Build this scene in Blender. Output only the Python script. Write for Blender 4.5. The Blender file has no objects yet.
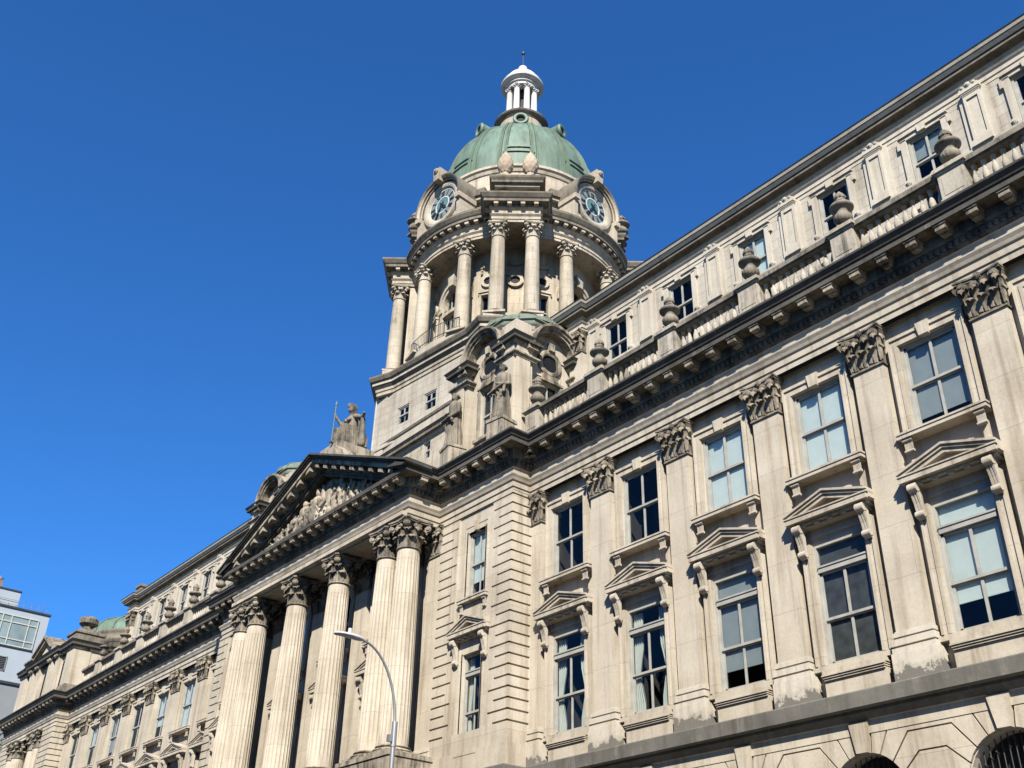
import bpy, bmesh, math, random
from mathutils import Matrix, Vector
R = math.radians
PI = math.pi
random.seed(7)
scene = bpy.context.scene
COL = scene.collection

# ------------------------------------------------------------------ camera
cam_d = bpy.data.cameras.new('camera')
cam = bpy.data.objects.new('camera', cam_d)
COL.objects.link(cam)
cam_d.sensor_width = 36.0
cam_d.lens = 36.0 * 1059.43 / 1024.0
cam_d.clip_start = 0.1
cam_d.clip_end = 3000
_r = Vector((0.6309901, 0.7753890, 0.0249661))
_u = Vector((0.3894497, -0.3444277, 0.8542239))
_f = Vector((-0.6709549, 0.5292838, 0.5193055))
M = Matrix((_r, _u, -_f)).transposed().to_4x4()
M.translation = Vector((44.3949, -25.6191, 1.6))
cam.matrix_world = M
scene.camera = cam

# ------------------------------------------------------------------ light
SUN_AZ = 46.0     # degrees from -y towards +x
SUN_EL = 38.5
sx, sy, sz = math.sin(R(SUN_AZ)) * math.cos(R(SUN_EL)), -math.cos(R(SUN_AZ)) * math.cos(R(SUN_EL)), math.sin(R(SUN_EL))
world = bpy.data.worlds.new('World')
scene.world = world
world.use_nodes = True
wn = world.node_tree
sky = wn.nodes.new('ShaderNodeTexSky')
sky.sky_type = 'NISHITA'
sky.sun_disc = False
sky.sun_elevation = R(SUN_EL)
sky.sun_rotation = math.atan2(sx, sy)
sky.altitude = 300
sky.air_density = 1.0
sky.dust_density = 0.15
sky.ozone_density = 3.5
wn.nodes['Background'].inputs['Strength'].default_value = 0.05
tint = wn.nodes.new('ShaderNodeMix'); tint.data_type = 'RGBA'; tint.blend_type = 'MULTIPLY'
tint.inputs[0].default_value = 1.0; tint.inputs[7].default_value = (0.355, 0.94, 1.58, 1)
wn.links.new(sky.outputs[0], tint.inputs[6])
wn.links.new(tint.outputs[2], wn.nodes['Background'].inputs['Color'])
sun_d = bpy.data.lights.new('sun', 'SUN')
sun_d.energy = 5.0
sun_d.angle = R(0.53)
sun_d.color = (1.0, 0.945, 0.855)
sun = bpy.data.objects.new('sun', sun_d)
COL.objects.link(sun)
sun.rotation_euler = Vector((sx, sy, sz)).to_track_quat('Z', 'Y').to_euler()
sun.location = (60, -80, 90)
vs = scene.view_settings
vs.view_transform = 'Standard'
vs.look = 'None'
vs.gamma = 1.0
vs.exposure = 1.3
vs.use_curve_mapping = False
scene.display_settings.display_device = 'sRGB'

# ------------------------------------------------------------------ materials
def new_mat(name):
    m = bpy.data.materials.new(name)
    m.use_nodes = True
    nt = m.node_tree
    return m, nt, nt.nodes['Principled BSDF']

def nd(nt, typ, **kw):
    n = nt.nodes.new(typ)
    for k, v in kw.items():
        if k.startswith('i_'):
            n.inputs[k[2:]].default_value = v
        else:
            setattr(n, k, v)
    return n

def ramp(nt, src, stops):
    r = nt.nodes.new('ShaderNodeValToRGB')
    e = r.color_ramp.elements
    while len(e) < len(stops):
        e.new(0.5)
    for i, (p, c) in enumerate(stops):
        e[i].position = p
        e[i].color = (c[0], c[1], c[2], 1) if not isinstance(c, (int, float)) else (c, c, c, 1)
    nt.links.new(src, r.inputs[0])
    return r.outputs[0]

def mixc(nt, a, b, fac, mode='MIX'):
    n = nt.nodes.new('ShaderNodeMix')
    n.data_type = 'RGBA'
    n.blend_type = mode
    for sock, v in ((n.inputs[0], fac), (n.inputs[6], a), (n.inputs[7], b)):
        if hasattr(v, 'links'):
            nt.links.new(v, sock)
        elif isinstance(v, (int, float)):
            sock.default_value = v
        else:
            sock.default_value = (v[0], v[1], v[2], 1)
    return n.outputs[2]

def stone_mat(name, c1, c2, soot=None, soot_lo=0.55, soot_hi=0.75, streak=0.5, ashlar=None, bump=0.25, rough=0.85, blotch=0.35, zstain=None):
    m, nt, bs = new_mat(name)
    c1, c2 = [tuple(0.72 * x for x in c) for c in (c1, c2)]
    if soot: soot = tuple(0.6 * x for x in soot)
    L = nt.links
    geo = nt.nodes.new('ShaderNodeNewGeometry')
    P = geo.outputs['Position']
    def noise(scale, detail=5, rough_=0.6, vec=P):
        n = nd(nt, 'ShaderNodeTexNoise')
        n.inputs['Scale'].default_value = scale
        n.inputs['Detail'].default_value = detail
        n.inputs['Roughness'].default_value = rough_
        L.new(vec, n.inputs['Vector'])
        return n.outputs['Fac']
    mp = nd(nt, 'ShaderNodeMapping')
    mp.inputs['Scale'].default_value = (2.6, 2.6, 0.16)
    L.new(P, mp.inputs['Vector'])
    big = noise(blotch, 4, 0.6)
    col = mixc(nt, c1, c2, ramp(nt, big, [(0.35, 0), (0.65, 1)]))
    fine = noise(9.0, 6, 0.7)
    col = mixc(nt, col, ramp(nt, fine, [(0.25, 0.72), (0.55, 1.0), (0.8, 1.08)]), 0.55, 'MULTIPLY')
    st = noise(1.0, 5, 0.65, mp.outputs[0])
    col = mixc(nt, col, ramp(nt, st, [(0.32, (0.55, 0.5, 0.43)), (0.5, (1, 1, 1)), (0.72, (1.06, 1.05, 1.03))]), streak, 'MULTIPLY')
    if ashlar:
        sep = nd(nt, 'ShaderNodeSeparateXYZ'); L.new(P, sep.inputs[0])
        add = nd(nt, 'ShaderNodeMath', operation='ADD'); L.new(sep.outputs[0], add.inputs[0]); L.new(sep.outputs[1], add.inputs[1])
        cmb = nd(nt, 'ShaderNodeCombineXYZ'); L.new(add.outputs[0], cmb.inputs[0]); L.new(sep.outputs[2], cmb.inputs[1])
        br = nd(nt, 'ShaderNodeTexBrick')
        br.inputs['Scale'].default_value = 1.0
        br.inputs['Brick Width'].default_value = ashlar[0]
        br.inputs['Row Height'].default_value = ashlar[1]
        br.inputs['Mortar Size'].default_value = ashlar[2]
        br.inputs['Color1'].default_value = (1, 1, 1, 1)
        br.inputs['Color2'].default_value = (0.86, 0.85, 0.84, 1)
        br.inputs['Mortar'].default_value = (0.5, 0.47, 0.43, 1)
        L.new(cmb.outputs[0], br.inputs['Vector'])
        col = mixc(nt, col, br.outputs['Color'], 0.8, 'MULTIPLY')
    if soot:
        s1 = noise(0.9, 6, 0.7)
        s2 = noise(1.3, 5, 0.7, mp.outputs[0])
        mm = nd(nt, 'ShaderNodeMath', operation='ADD'); L.new(s1, mm.inputs[0]); L.new(s2, mm.inputs[1])
        hf = nd(nt, 'ShaderNodeMath', operation='MULTIPLY'); L.new(mm.outputs[0], hf.inputs[0]); hf.inputs[1].default_value = 0.5
        col = mixc(nt, col, soot, ramp(nt, hf.outputs[0], [(soot_lo, 0), (soot_hi, 1)]))
    if zstain:
        # grime that creeps up from a ledge with a ragged edge
        sz_ = nd(nt, 'ShaderNodeSeparateXYZ'); L.new(P, sz_.inputs[0])
        mr = nd(nt, 'ShaderNodeMapRange'); L.new(sz_.outputs[2], mr.inputs[0])
        mr.inputs[1].default_value = zstain[0]; mr.inputs[2].default_value = zstain[1]; mr.inputs[3].default_value = 0.75; mr.inputs[4].default_value = 0.25
        ns = noise(2.2, 6, 0.7)
        ad_ = nd(nt, 'ShaderNodeMath', operation='ADD'); L.new(mr.outputs[0], ad_.inputs[0]); L.new(ns, ad_.inputs[1])
        col = mixc(nt, col, (0.09, 0.083, 0.07), ramp(nt, ad_.outputs[0], [(0.86, 0), (1.02, 0.35), (1.3, 0.9)]))
    L.new(col, bs.inputs['Base Color'])
    bs.inputs['Roughness'].default_value = rough
    bs.inputs['Specular IOR Level'].default_value = 0.25
    b = nd(nt, 'ShaderNodeBump')
    b.inputs['Strength'].default_value = bump
    b.inputs['Distance'].default_value = 0.03
    L.new(noise(14.0, 6, 0.75), b.inputs['Height'])
    L.new(b.outputs[0], bs.inputs['Normal'])
    return m

def plain_mat(name, c, rough=0.6, metal=0.0, var=0.15, scale=3.0, spec=0.4):
    m, nt, bs = new_mat(name)
    geo = nt.nodes.new('ShaderNodeNewGeometry')
    n = nd(nt, 'ShaderNodeTexNoise')
    n.inputs['Scale'].default_value = scale
    n.inputs['Detail'].default_value = 5
    nt.links.new(geo.outputs['Position'], n.inputs['Vector'])
    c = tuple(0.75 * x for x in c)
    lo = tuple(x * (1 - var) for x in c); hi = tuple(min(1, x * (1 + var)) for x in c)
    nt.links.new(ramp(nt, n.outputs['Fac'], [(0.3, lo), (0.7, hi)]), bs.inputs['Base Color'])
    bs.inputs['Roughness'].default_value = rough
    bs.inputs['Metallic'].default_value = metal
    bs.inputs['Specular IOR Level'].default_value = spec
    return m

STONE = stone_mat('limestone', (0.55, 0.487, 0.385), (0.44, 0.383, 0.295), streak=0.7, blotch=0.5, ashlar=(60.0, 1.56, 0.007))
SOOTY = stone_mat('weathered_limestone', (0.42, 0.36, 0.275), (0.30, 0.255, 0.19), soot=(0.07, 0.062, 0.05), soot_lo=0.46, soot_hi=0.6, streak=0.85)
HOODM = stone_mat('grey_cream_limestone', (0.52, 0.46, 0.37), (0.40, 0.35, 0.275), soot=(0.13, 0.115, 0.092), soot_lo=0.56, soot_hi=0.7, streak=0.8)
BED = stone_mat('sooty_shaded_bed_moulding', (0.20, 0.172, 0.13), (0.12, 0.104, 0.08), soot=(0.05, 0.045, 0.038), soot_lo=0.45, soot_hi=0.58, streak=0.8)  # soot, darkened further so the colour carries the shade under the cornice
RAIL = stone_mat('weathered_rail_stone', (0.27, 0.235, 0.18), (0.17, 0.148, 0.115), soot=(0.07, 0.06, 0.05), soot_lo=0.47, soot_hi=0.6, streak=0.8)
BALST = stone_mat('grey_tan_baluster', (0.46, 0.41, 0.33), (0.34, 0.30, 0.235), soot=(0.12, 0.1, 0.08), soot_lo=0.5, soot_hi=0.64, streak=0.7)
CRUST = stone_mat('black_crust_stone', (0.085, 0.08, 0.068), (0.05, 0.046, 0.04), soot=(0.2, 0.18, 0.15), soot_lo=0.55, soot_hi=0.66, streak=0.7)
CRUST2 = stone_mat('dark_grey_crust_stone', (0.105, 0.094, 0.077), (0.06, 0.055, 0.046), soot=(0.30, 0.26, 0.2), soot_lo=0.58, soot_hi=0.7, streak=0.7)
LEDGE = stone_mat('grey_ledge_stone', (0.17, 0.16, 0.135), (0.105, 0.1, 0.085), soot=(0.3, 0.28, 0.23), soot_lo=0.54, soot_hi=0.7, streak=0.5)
CARVE = stone_mat('carved_limestone', (0.33, 0.285, 0.215), (0.22, 0.185, 0.135), soot=(0.06, 0.052, 0.042), soot_lo=0.46, soot_hi=0.6, streak=0.7)
STATUE = stone_mat('weathered_statue_stone', (0.27, 0.232, 0.175), (0.17, 0.145, 0.108), soot=(0.06, 0.052, 0.042), soot_lo=0.46, soot_hi=0.6, streak=0.7)
RELIEF = stone_mat('carved_relief_stone', (0.40, 0.34, 0.255), (0.28, 0.235, 0.17), soot=(0.09, 0.078, 0.06), soot_lo=0.47, soot_hi=0.6, streak=0.6)
PALE = stone_mat('pale_ashlar', (0.52, 0.475, 0.395), (0.41, 0.365, 0.295), streak=0.55, ashlar=(1.1, 0.46, 0.012))
PALEP = stone_mat('pale_limestone', (0.54, 0.49, 0.40), (0.45, 0.40, 0.32), streak=0.5)
TOWER = stone_mat('tower_limestone', (0.51, 0.45, 0.355), (0.38, 0.33, 0.25), soot=(0.10, 0.088, 0.07), soot_lo=0.54, soot_hi=0.7, streak=0.75, ashlar=(1.6, 0.62, 0.01))
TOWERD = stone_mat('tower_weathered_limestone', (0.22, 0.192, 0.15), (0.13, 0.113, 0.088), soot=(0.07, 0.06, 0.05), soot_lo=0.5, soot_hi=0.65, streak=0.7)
DADO = stone_mat('stained_limestone', (0.56, 0.505, 0.41), (0.47, 0.415, 0.33), streak=0.6, zstain=(9.55, 10.3))
WHITE = stone_mat('white_lantern_stone', (0.68, 0.665, 0.63), (0.56, 0.54, 0.51), streak=0.5, bump=0.05)
TERRA = stone_mat('pine_terracotta', (0.48, 0.385, 0.285), (0.36, 0.285, 0.21), streak=0.6)
LEAD = stone_mat('grey_lead_roof', (0.2, 0.2, 0.185), (0.16, 0.165, 0.155), streak=0.5, bump=0.1)

def copper_mat():
    m, nt, bs = new_mat('green_copper')
    L = nt.links
    geo = nt.nodes.new('ShaderNodeNewGeometry')
    mp = nd(nt, 'ShaderNodeMapping'); mp.inputs['Scale'].default_value = (2.2, 2.2, 0.25)
    L.new(geo.outputs['Position'], mp.inputs['Vector'])
    n = nd(nt, 'ShaderNodeTexNoise'); n.inputs['Scale'].default_value = 1.2; n.inputs['Detail'].default_value = 6; n.inputs['Roughness'].default_value = 0.65
    L.new(mp.outputs[0], n.inputs['Vector'])
    n2 = nd(nt, 'ShaderNodeTexNoise'); n2.inputs['Scale'].default_value = 0.5; n2.inputs['Detail'].default_value = 4
    L.new(geo.outputs['Position'], n2.inputs['Vector'])
    c = ramp(nt, n.outputs['Fac'], [(0.28, (0.04, 0.058, 0.042)), (0.44, (0.068, 0.108, 0.078)), (0.58, (0.086, 0.136, 0.098)), (0.75, (0.115, 0.172, 0.126))])
    c = mixc(nt, c, ramp(nt, n2.outputs['Fac'], [(0.35, (0.75, 0.7, 0.62)), (0.6, (1, 1, 1))]), 0.8, 'MULTIPLY')
    L.new(c, bs.inputs['Base Color'])
    bs.inputs['Roughness'].default_value = 0.65
    return m
COPPER = copper_mat()
COPPERD = stone_mat('dull_copper_roof', (0.20, 0.245, 0.185), (0.11, 0.125, 0.1), streak=0.7, bump=0.1)
PAINT = plain_mat('grey_window_paint', (0.33, 0.32, 0.28), 0.45)
COPPERR = stone_mat('brown_green_copper_rib', (0.135, 0.2, 0.147), (0.10, 0.135, 0.10), streak=0.6, bump=0.1)
BLACKP = plain_mat('black_paint', (0.02, 0.02, 0.02), 0.4)
IRON = plain_mat('dark_iron', (0.035, 0.035, 0.035), 0.5)
ROOM = plain_mat('dim_room_wall', (0.05, 0.045, 0.04), 0.9)
BLINDW = plain_mat('pale_roller_blind', (0.74, 0.80, 0.74), 0.9, var=0.04)
BLINDD = plain_mat('dark_grey_net_curtain', (0.075, 0.08, 0.08), 0.9, var=0.4, scale=3)
BLINDG = plain_mat('grey_roller_blind', (0.33, 0.37, 0.37), 0.9, var=0.06)
CURT = plain_mat('pale_curtain', (0.6, 0.62, 0.54), 0.9, var=0.08)
DIALG = plain_mat('teal_clock_glass', (0.10, 0.19, 0.19), 0.25, var=0.1)
RINGW = plain_mat('white_dial_line', (0.55, 0.56, 0.52), 0.5)
DIALW = plain_mat('grey_clock_ring', (0.17, 0.20, 0.195), 0.5, var=0.06)
STEEL = plain_mat('galvanised_steel', (0.35, 0.36, 0.37), 0.4, metal=0.6, var=0.08)
LAMPW = plain_mat('grey_lamp_housing', (0.5, 0.5, 0.5), 0.45)
BLUEW = plain_mat('pale_blue_render', (0.31, 0.35, 0.375), 0.85, var=0.04, scale=0.6)
GREYW = plain_mat('grey_render', (0.2, 0.21, 0.21), 0.85, var=0.05, scale=0.6)
WMULL = plain_mat('pale_window_mullion', (0.42, 0.42, 0.36), 0.6)
BRICK = plain_mat('brown_chimney_brick', (0.22, 0.13, 0.08), 0.9)
ASPH = plain_mat('asphalt', (0.05, 0.05, 0.05), 0.9, scale=8)
EARTH = plain_mat('dark_city_ground', (0.07, 0.068, 0.064), 0.95, scale=0.2)
PAVE = plain_mat('pavement_concrete', (0.2, 0.195, 0.185), 0.9, scale=2)
LINE = plain_mat('white_road_paint', (0.7, 0.7, 0.68), 0.7)
LEAFM = plain_mat('green_foliage', (0.05, 0.09, 0.025), 0.7, var=0.5, scale=2)
BARK = plain_mat('brown_bark', (0.09, 0.065, 0.045), 0.9)

def glass_mat(name, tint=0.55):
    m, nt, bs = new_mat(name)
    nt.nodes.remove(bs)
    out = nt.nodes['Material Output']
    fr = nd(nt, 'ShaderNodeFresnel'); fr.inputs['IOR'].default_value = 1.5
    ad = nd(nt, 'ShaderNodeMath', operation='MULTIPLY_ADD'); nt.links.new(fr.outputs[0], ad.inputs[0]); ad.inputs[1].default_value = 0.55; ad.inputs[2].default_value = 0.0
    tr = nd(nt, 'ShaderNodeBsdfTransparent'); tr.inputs[0].default_value = (tint, tint * 1.04, tint * 1.04, 1)
    gl = nd(nt, 'ShaderNodeBsdfGlossy'); gl.inputs['Roughness'].default_value = 0.02; gl.inputs[0].default_value = (0.9, 0.95, 1, 1)
    geo = nt.nodes.new('ShaderNodeNewGeometry')
    wv = nd(nt, 'ShaderNodeTexNoise'); wv.inputs['Scale'].default_value = 1.6; wv.inputs['Detail'].default_value = 2
    nt.links.new(geo.outputs['Position'], wv.inputs['Vector'])
    bp_ = nd(nt, 'ShaderNodeBump'); bp_.inputs['Strength'].default_value = 0.35; bp_.inputs['Distance'].default_value = 0.05
    nt.links.new(wv.outputs['Fac'], bp_.inputs['Height']); nt.links.new(bp_.outputs[0], gl.inputs['Normal'])
    mx = nd(nt, 'ShaderNodeMixShader')
    nt.links.new(ad.outputs[0], mx.inputs[0]); nt.links.new(tr.outputs[0], mx.inputs[1]); nt.links.new(gl.outputs[0], mx.inputs[2])
    nt.links.new(mx.outputs[0], out.inputs[0])
    return m
GLASS = glass_mat('window_glass', 0.93)

# ------------------------------------------------------------------ mesh builder
def ident(x, y, z):
    return (x, y, z)

class MB:
    """collects faces; F maps (along, outward, up) of a surface to xyz"""
    def __init__(s):
        s.v = []; s.f = []; s.m = []; s.s = []
    def quad(s, pts, mi=0, sm=False):
        i = len(s.v); s.v += [tuple(p) for p in pts]
        s.f.append(tuple(range(i, i + len(pts)))); s.m.append(mi); s.s.append(sm)
    def grid(s, rows, mi=0, sm=True, closed=False):
        n = len(rows[0]); b = len(s.v)
        for r in rows: s.v += [tuple(p) for p in r]
        for i in range(len(rows) - 1):
            for j in range(n if closed else n - 1):
                k = (j + 1) % n
                s.f.append((b + i * n + j, b + i * n + k, b + (i + 1) * n + k, b + (i + 1) * n + j)); s.m.append(mi[i % len(mi)] if isinstance(mi, (list, tuple)) else mi); s.s.append(sm)
    def box(s, F, u0, u1, d0, d1, z0, z1, mi=0, n=1):
        for k in range(n):
            a = u0 + (u1 - u0) * k / n; b = u0 + (u1 - u0) * (k + 1) / n
            i = len(s.v)
            for z in (z0, z1):
                for d in (d0, d1):
                    for u in (a, b): s.v.append(tuple(F(u, d, z)))
            fs = [(1, 3, 2, 0), (6, 7, 5, 4), (4, 5, 1, 0), (3, 7, 6, 2)]
            if k == 0: fs.append((2, 6, 4, 0))
            if k == n - 1: fs.append((5, 7, 3, 1))
            for q in fs:
                s.f.append(tuple(i + x for x in q)); s.m.append(mi); s.s.append(False)
    def prism(s, F, poly, d0, d1, mi=0, back=False):
        n = len(poly); i = len(s.v)
        s.v += [tuple(F(u, d1, z)) for u, z in poly] + [tuple(F(u, d0, z)) for u, z in poly]
        s.f.append(tuple(range(i, i + n))); s.m.append(mi); s.s.append(False)
        for a in range(n):
            b = (a + 1) % n
            s.f.append((i + n + a, i + n + b, i + b, i + a)); s.m.append(mi); s.s.append(False)
        if back:
            s.f.append(tuple(i + n + a for a in reversed(range(n)))); s.m.append(mi); s.s.append(False)
    def lathe(s, prof, n=16, c=(0, 0, 0), mi=0, sm=True, a0=0, a1=None, mod=None):
        full = a1 is None
        if full: a1 = a0 + 2 * PI
        cnt = n if full else n + 1
        rows = []
        for r, z in prof:
            row = []
            for j in range(cnt):
                a = a0 + (a1 - a0) * j / n
                rr = r * (mod(a, z) if mod else 1)
                row.append((c[0] + rr * math.cos(a), c[1] + rr * math.sin(a), c[2] + z))
            rows.append(row)
        s.grid(rows, mi, sm, closed=full)
    def sweep(s, path, prof, closed=False, mis=None, sm=False, caps=True, cap_mi=0):
        n = len(path); rows = []
        def nrm(a, b):
            dx, dy = b[0] - a[0], b[1] - a[1]; l = math.hypot(dx, dy); return (dy / l, -dx / l)
        offs = []
        for i in range(n):
            pa = path[i - 1] if (closed or i > 0) else None
            pb = path[(i + 1) % n] if (closed or i < n - 1) else None
            n1 = nrm(pa, path[i]) if pa else None
            n2 = nrm(path[i], pb) if pb else None
            if n1 and n2:
                k = 1 + n1[0] * n2[0] + n1[1] * n2[1]
                offs.append(((n1[0] + n2[0]) / k, (n1[1] + n2[1]) / k))
            else:
                offs.append(n1 or n2)
        for p, z in prof:
            rows.append([(path[i][0] + offs[i][0] * p, path[i][1] + offs[i][1] * p, z) for i in range(n)])
        s.grid(rows, mis if mis else 0, sm, closed)
        if not closed and caps:
            s.quad([r[0] for r in reversed(rows)], cap_mi); s.quad([r[-1] for r in rows], cap_mi)
    def tube(s, pts, rad, n=8, mi=0, sm=True, cap=True):
        rows = []
        pts = [Vector(p) for p in pts]
        up = Vector((0, 0, 1))
        for i, p in enumerate(pts):
            t = (pts[min(i + 1, len(pts) - 1)] - pts[max(i - 1, 0)]).normalized()
            a = t.cross(up)
            if a.length < 1e-3: a = t.cross(Vector((1, 0, 0)))
            a.normalize(); b = a.cross(t).normalized()
            r = rad[i] if isinstance(rad, (list, tuple)) else rad
            rows.append([p + a * (r * math.cos(2 * PI * j / n)) + b * (r * math.sin(2 * PI * j / n)) for j in range(n)])
        s.grid(rows, mi, sm, True)
        if cap:
            s.quad(list(reversed(rows[0])), mi); s.quad(rows[-1], mi)
    def capsule(s, a, b, ra, rb, n=10, mi=0):
        a = Vector(a); b = Vector(b); t = (b - a); l = t.length
        t = t / l if l > 1e-6 else Vector((0, 0, 1))
        pts, rad = [], []
        for k in (-1.0, -0.8, -0.45, 0): pts.append(a + t * (k * ra)); rad.append(max(0.02 * ra, ra * math.sqrt(max(0, 1 - k * k))))
        for k in (0, 0.45, 0.8, 1.0): pts.append(b + t * (k * rb)); rad.append(max(0.02 * rb, rb * math.sqrt(max(0, 1 - k * k))))
        rows = []
        x = t.cross(Vector((0.31, 0.2, 1)))
        if x.length < 1e-3: x = t.cross(Vector((1, 0, 0)))
        x.normalize(); y = t.cross(x)
        for p, r in zip(pts, rad):
            rows.append([p + x * (r * math.cos(2 * PI * j / n)) + y * (r * math.sin(2 * PI * j / n)) for j in range(n)])
        s.grid(rows, mi, True, True)
        s.quad(list(reversed(rows[0])), mi); s.quad(rows[-1], mi)
    def wall(s, F, us, zs, holes, depth, mi=0):
        """front face with rectangular holes (u0,u1,z0,z1) and reveals"""
        U = sorted(set([round(x, 4) for x in us] + [round(x, 4) for h in holes for x in h[:2]]))
        Z = sorted(set([round(x, 4) for x in zs] + [round(x, 4) for h in holes for x in h[2:]]))
        for i in range(len(U) - 1):
            for j in range(len(Z) - 1):
                uc, zc = (U[i] + U[i + 1]) / 2, (Z[j] + Z[j + 1]) / 2
                if any(h[0] < uc < h[1] and h[2] < zc < h[3] for h in holes): continue
                s.quad([F(U[i], 0, Z[j]), F(U[i + 1], 0, Z[j]), F(U[i + 1], 0, Z[j + 1]), F(U[i], 0, Z[j + 1])], mi)
        for a, b, c, d in holes:
            s.quad([F(a, 0, c), F(a, 0, d), F(a, -depth, d), F(a, -depth, c)], mi)
            s.quad([F(b, 0, d), F(b, 0, c), F(b, -depth, c), F(b, -depth, d)], mi)
            s.quad([F(a, 0, d), F(b, 0, d), F(b, -depth, d), F(a, -depth, d)], mi)
            s.quad([F(b, 0, c), F(a, 0, c), F(a, -depth, c), F(b, -depth, c)], mi)
    def arch_ring(s, F, uc, zc, r0, r1, d0, d1, a0=0.0, a1=PI, n=20, mi=0, prof=None):
        """moulded ring segment; prof = list of (r, d)"""
        pr = prof or [(r0, d0), (r0, d1), (r1, d1), (r1, d0)]
        rows = []
        full = abs(a1 - a0 - 2 * PI) < 1e-6
        cnt = n if full else n + 1
        for r, d in pr:
            rows.append([F(uc + r * math.cos(a0 + (a1 - a0) * k / n), d, zc + r * math.sin(a0 + (a1 - a0) * k / n)) for k in range(cnt)])
        s.grid(list(reversed(rows)), mi, False, full)
    def mesh(s, name):
        me = bpy.data.meshes.new(name)
        me.from_pydata(s.v, [], s.f)
        me.polygons.foreach_set('material_index', s.m)
        me.polygons.foreach_set('use_smooth', s.s)
        me.update()
        return me

def ob(name, src, mats, parent=None, loc=(0, 0, 0), rz=0.0, sc=None):
    me = src.mesh(name) if isinstance(src, MB) else src
    if not isinstance(mats, (list, tuple)): mats = [mats]
    if not me.materials:
        for m in mats: me.materials.append(m)
    o = bpy.data.objects.new(name, me)
    COL.objects.link(o)
    if parent: o.parent = parent
    o.location = loc
    o.rotation_euler = (0, 0, rz)
    if sc: o.scale = sc if isinstance(sc, tuple) else (sc, sc, sc)
    return o

def thing(name, label, cat, loc=(0, 0, 0), rz=0.0, group=None):
    o = bpy.data.objects.new(name, None)
    COL.objects.link(o)
    o.empty_display_size = 0.5
    o.location = loc; o.rotation_euler = (0, 0, rz)
    o['label'] = label; o['category'] = cat
    if group: o['group'] = group
    return o

def FY(y0, x0=0.0):            # face looking to -y
    return lambda u, d, z: (x0 + u, y0 - d, z)
def FX(x0, y0=0.0):            # face looking to +x
    return lambda u, d, z: (x0 + d, y0 + u, z)
def FXN(x0, y0=0.0):           # face looking to -x
    return lambda u, d, z: (x0 - d, y0 - u, z)
def FA(c, deg, h):             # face at distance h from centre c, normal at angle deg
    a = R(deg); n = (math.cos(a), math.sin(a)); t = (-math.sin(a), math.cos(a))
    return lambda u, d, z: (c[0] + n[0] * (h + d) + t[0] * u, c[1] + n[1] * (h + d) + t[1] * u, z)
def FC(c, deg, r):             # cylinder of radius r, u is arc length from angle deg
    a = R(deg)
    return lambda u, d, z: (c[0] + (r + d) * math.cos(a + u / r), c[1] + (r + d) * math.sin(a + u / r), z)

# ------------------------------------------------------------------ setting
def structure(name, mb, mat):
    o = ob(name, mb, mat); o['kind'] = 'structure'; return o
g = MB(); g.quad([(-1500, -1500, -0.02), (1500, -1500, -0.02), (1500, 1500, -0.02), (-1500, 1500, -0.02)]); structure('ground', g, EARTH)
g = MB(); g.quad([(-400, -23.5, 0), (400, -23.5, 0), (400, -13.2, 0), (-400, -13.2, 0)]); structure('road', g, ASPH)
g = MB(); g.box(FY(0), -88, 400, 0.0, 13.0, -0.01, 0.13); structure('pavement', g, PAVE)
g = MB(); g.box(FY(-13.004), -88, 400, 0.0, 0.18, -0.01, 0.137); structure('kerb', g, DADO)
g = MB()
for k in range(-20, 20):
    g.quad([(k * 9, -18.42, 0.004), (k * 9 + 3, -18.42, 0.004), (k * 9 + 3, -18.3, 0.004), (k * 9, -18.3, 0.004)])
structure('road_markings', g, LINE)

# ------------------------------------------------------------------ main building
B = thing('domed_building', 'long beige limestone civic building with columned portico, clock drum and green copper dome', 'building')

S = 4.0; D0 = 13.58
PXS = [D0 + k * S for k in range(8)]                     # pilaster axes of a wing
NBAY = 7

# ---- acanthus capitals
def leaf(mb, F, u0, w, z0, h, out, mi=0):
    cl = [(0.02, 0.0), (0.06, 0.3), (0.10, 0.6), (0.22, 0.86), (0.45, 1.0), (0.62, 0.93), (0.66, 0.8)]
    wd = [0.5, 0.78, 1.0, 1.0, 0.9, 0.62, 0.3]
    rows = []
    cl2, wd2 = [], []
    for i in range(len(cl) - 1):
        for t in (0.0, 0.5):
            cl2.append((cl[i][0] * (1 - t) + cl[i + 1][0] * t, cl[i][1] * (1 - t) + cl[i + 1][1] * t))
            wd2.append((wd[i] * (1 - t) + wd[i + 1] * t) * (0.88 if t else 1.04))
    cl2.append(cl[-1]); wd2.append(wd[-1])
    for (d, z), q in zip(cl2, wd2):
        row = []
        for s_ in (-1, -0.62, -0.25, 0, 0.25, 0.62, 1):
            dd = d * out + 0.10 * out * (1 - s_ * s_) + (0.05 * out if abs(s_) in (0.62,) else 0)
            row.append(F(u0 + s_ * w * q * 0.5, dd, z0 + z * h - 0.10 * h * s_ * s_ * z))
        rows.append(row)
    mb.grid(rows, mi, True)
    rows2 = [[F(u0 + s_ * w * q * 0.45, d * out - 0.05 * out, z0 + z * h - 0.04 * h) for s_ in (1, 0, -1)] for (d, z), q in zip(cl, wd)]
    mb.grid(rows2, mi, True)

def volute(mb, F, u, d0, d1, z, r, mi=0):
    # small scroll: disc with raised spiral
    for k, (rr, e) in enumerate(((r, 0.0), (r * 0.68, 0.25 * r), (r * 0.36, 0.5 * r))):
        n = 12
        ring = [(u + rr * math.cos(2 * PI * j / n), z + rr * math.sin(2 * PI * j / n)) for j in range(n)]
        mb.prism(F, ring, d0, d1 + e, mi, back=True)

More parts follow.
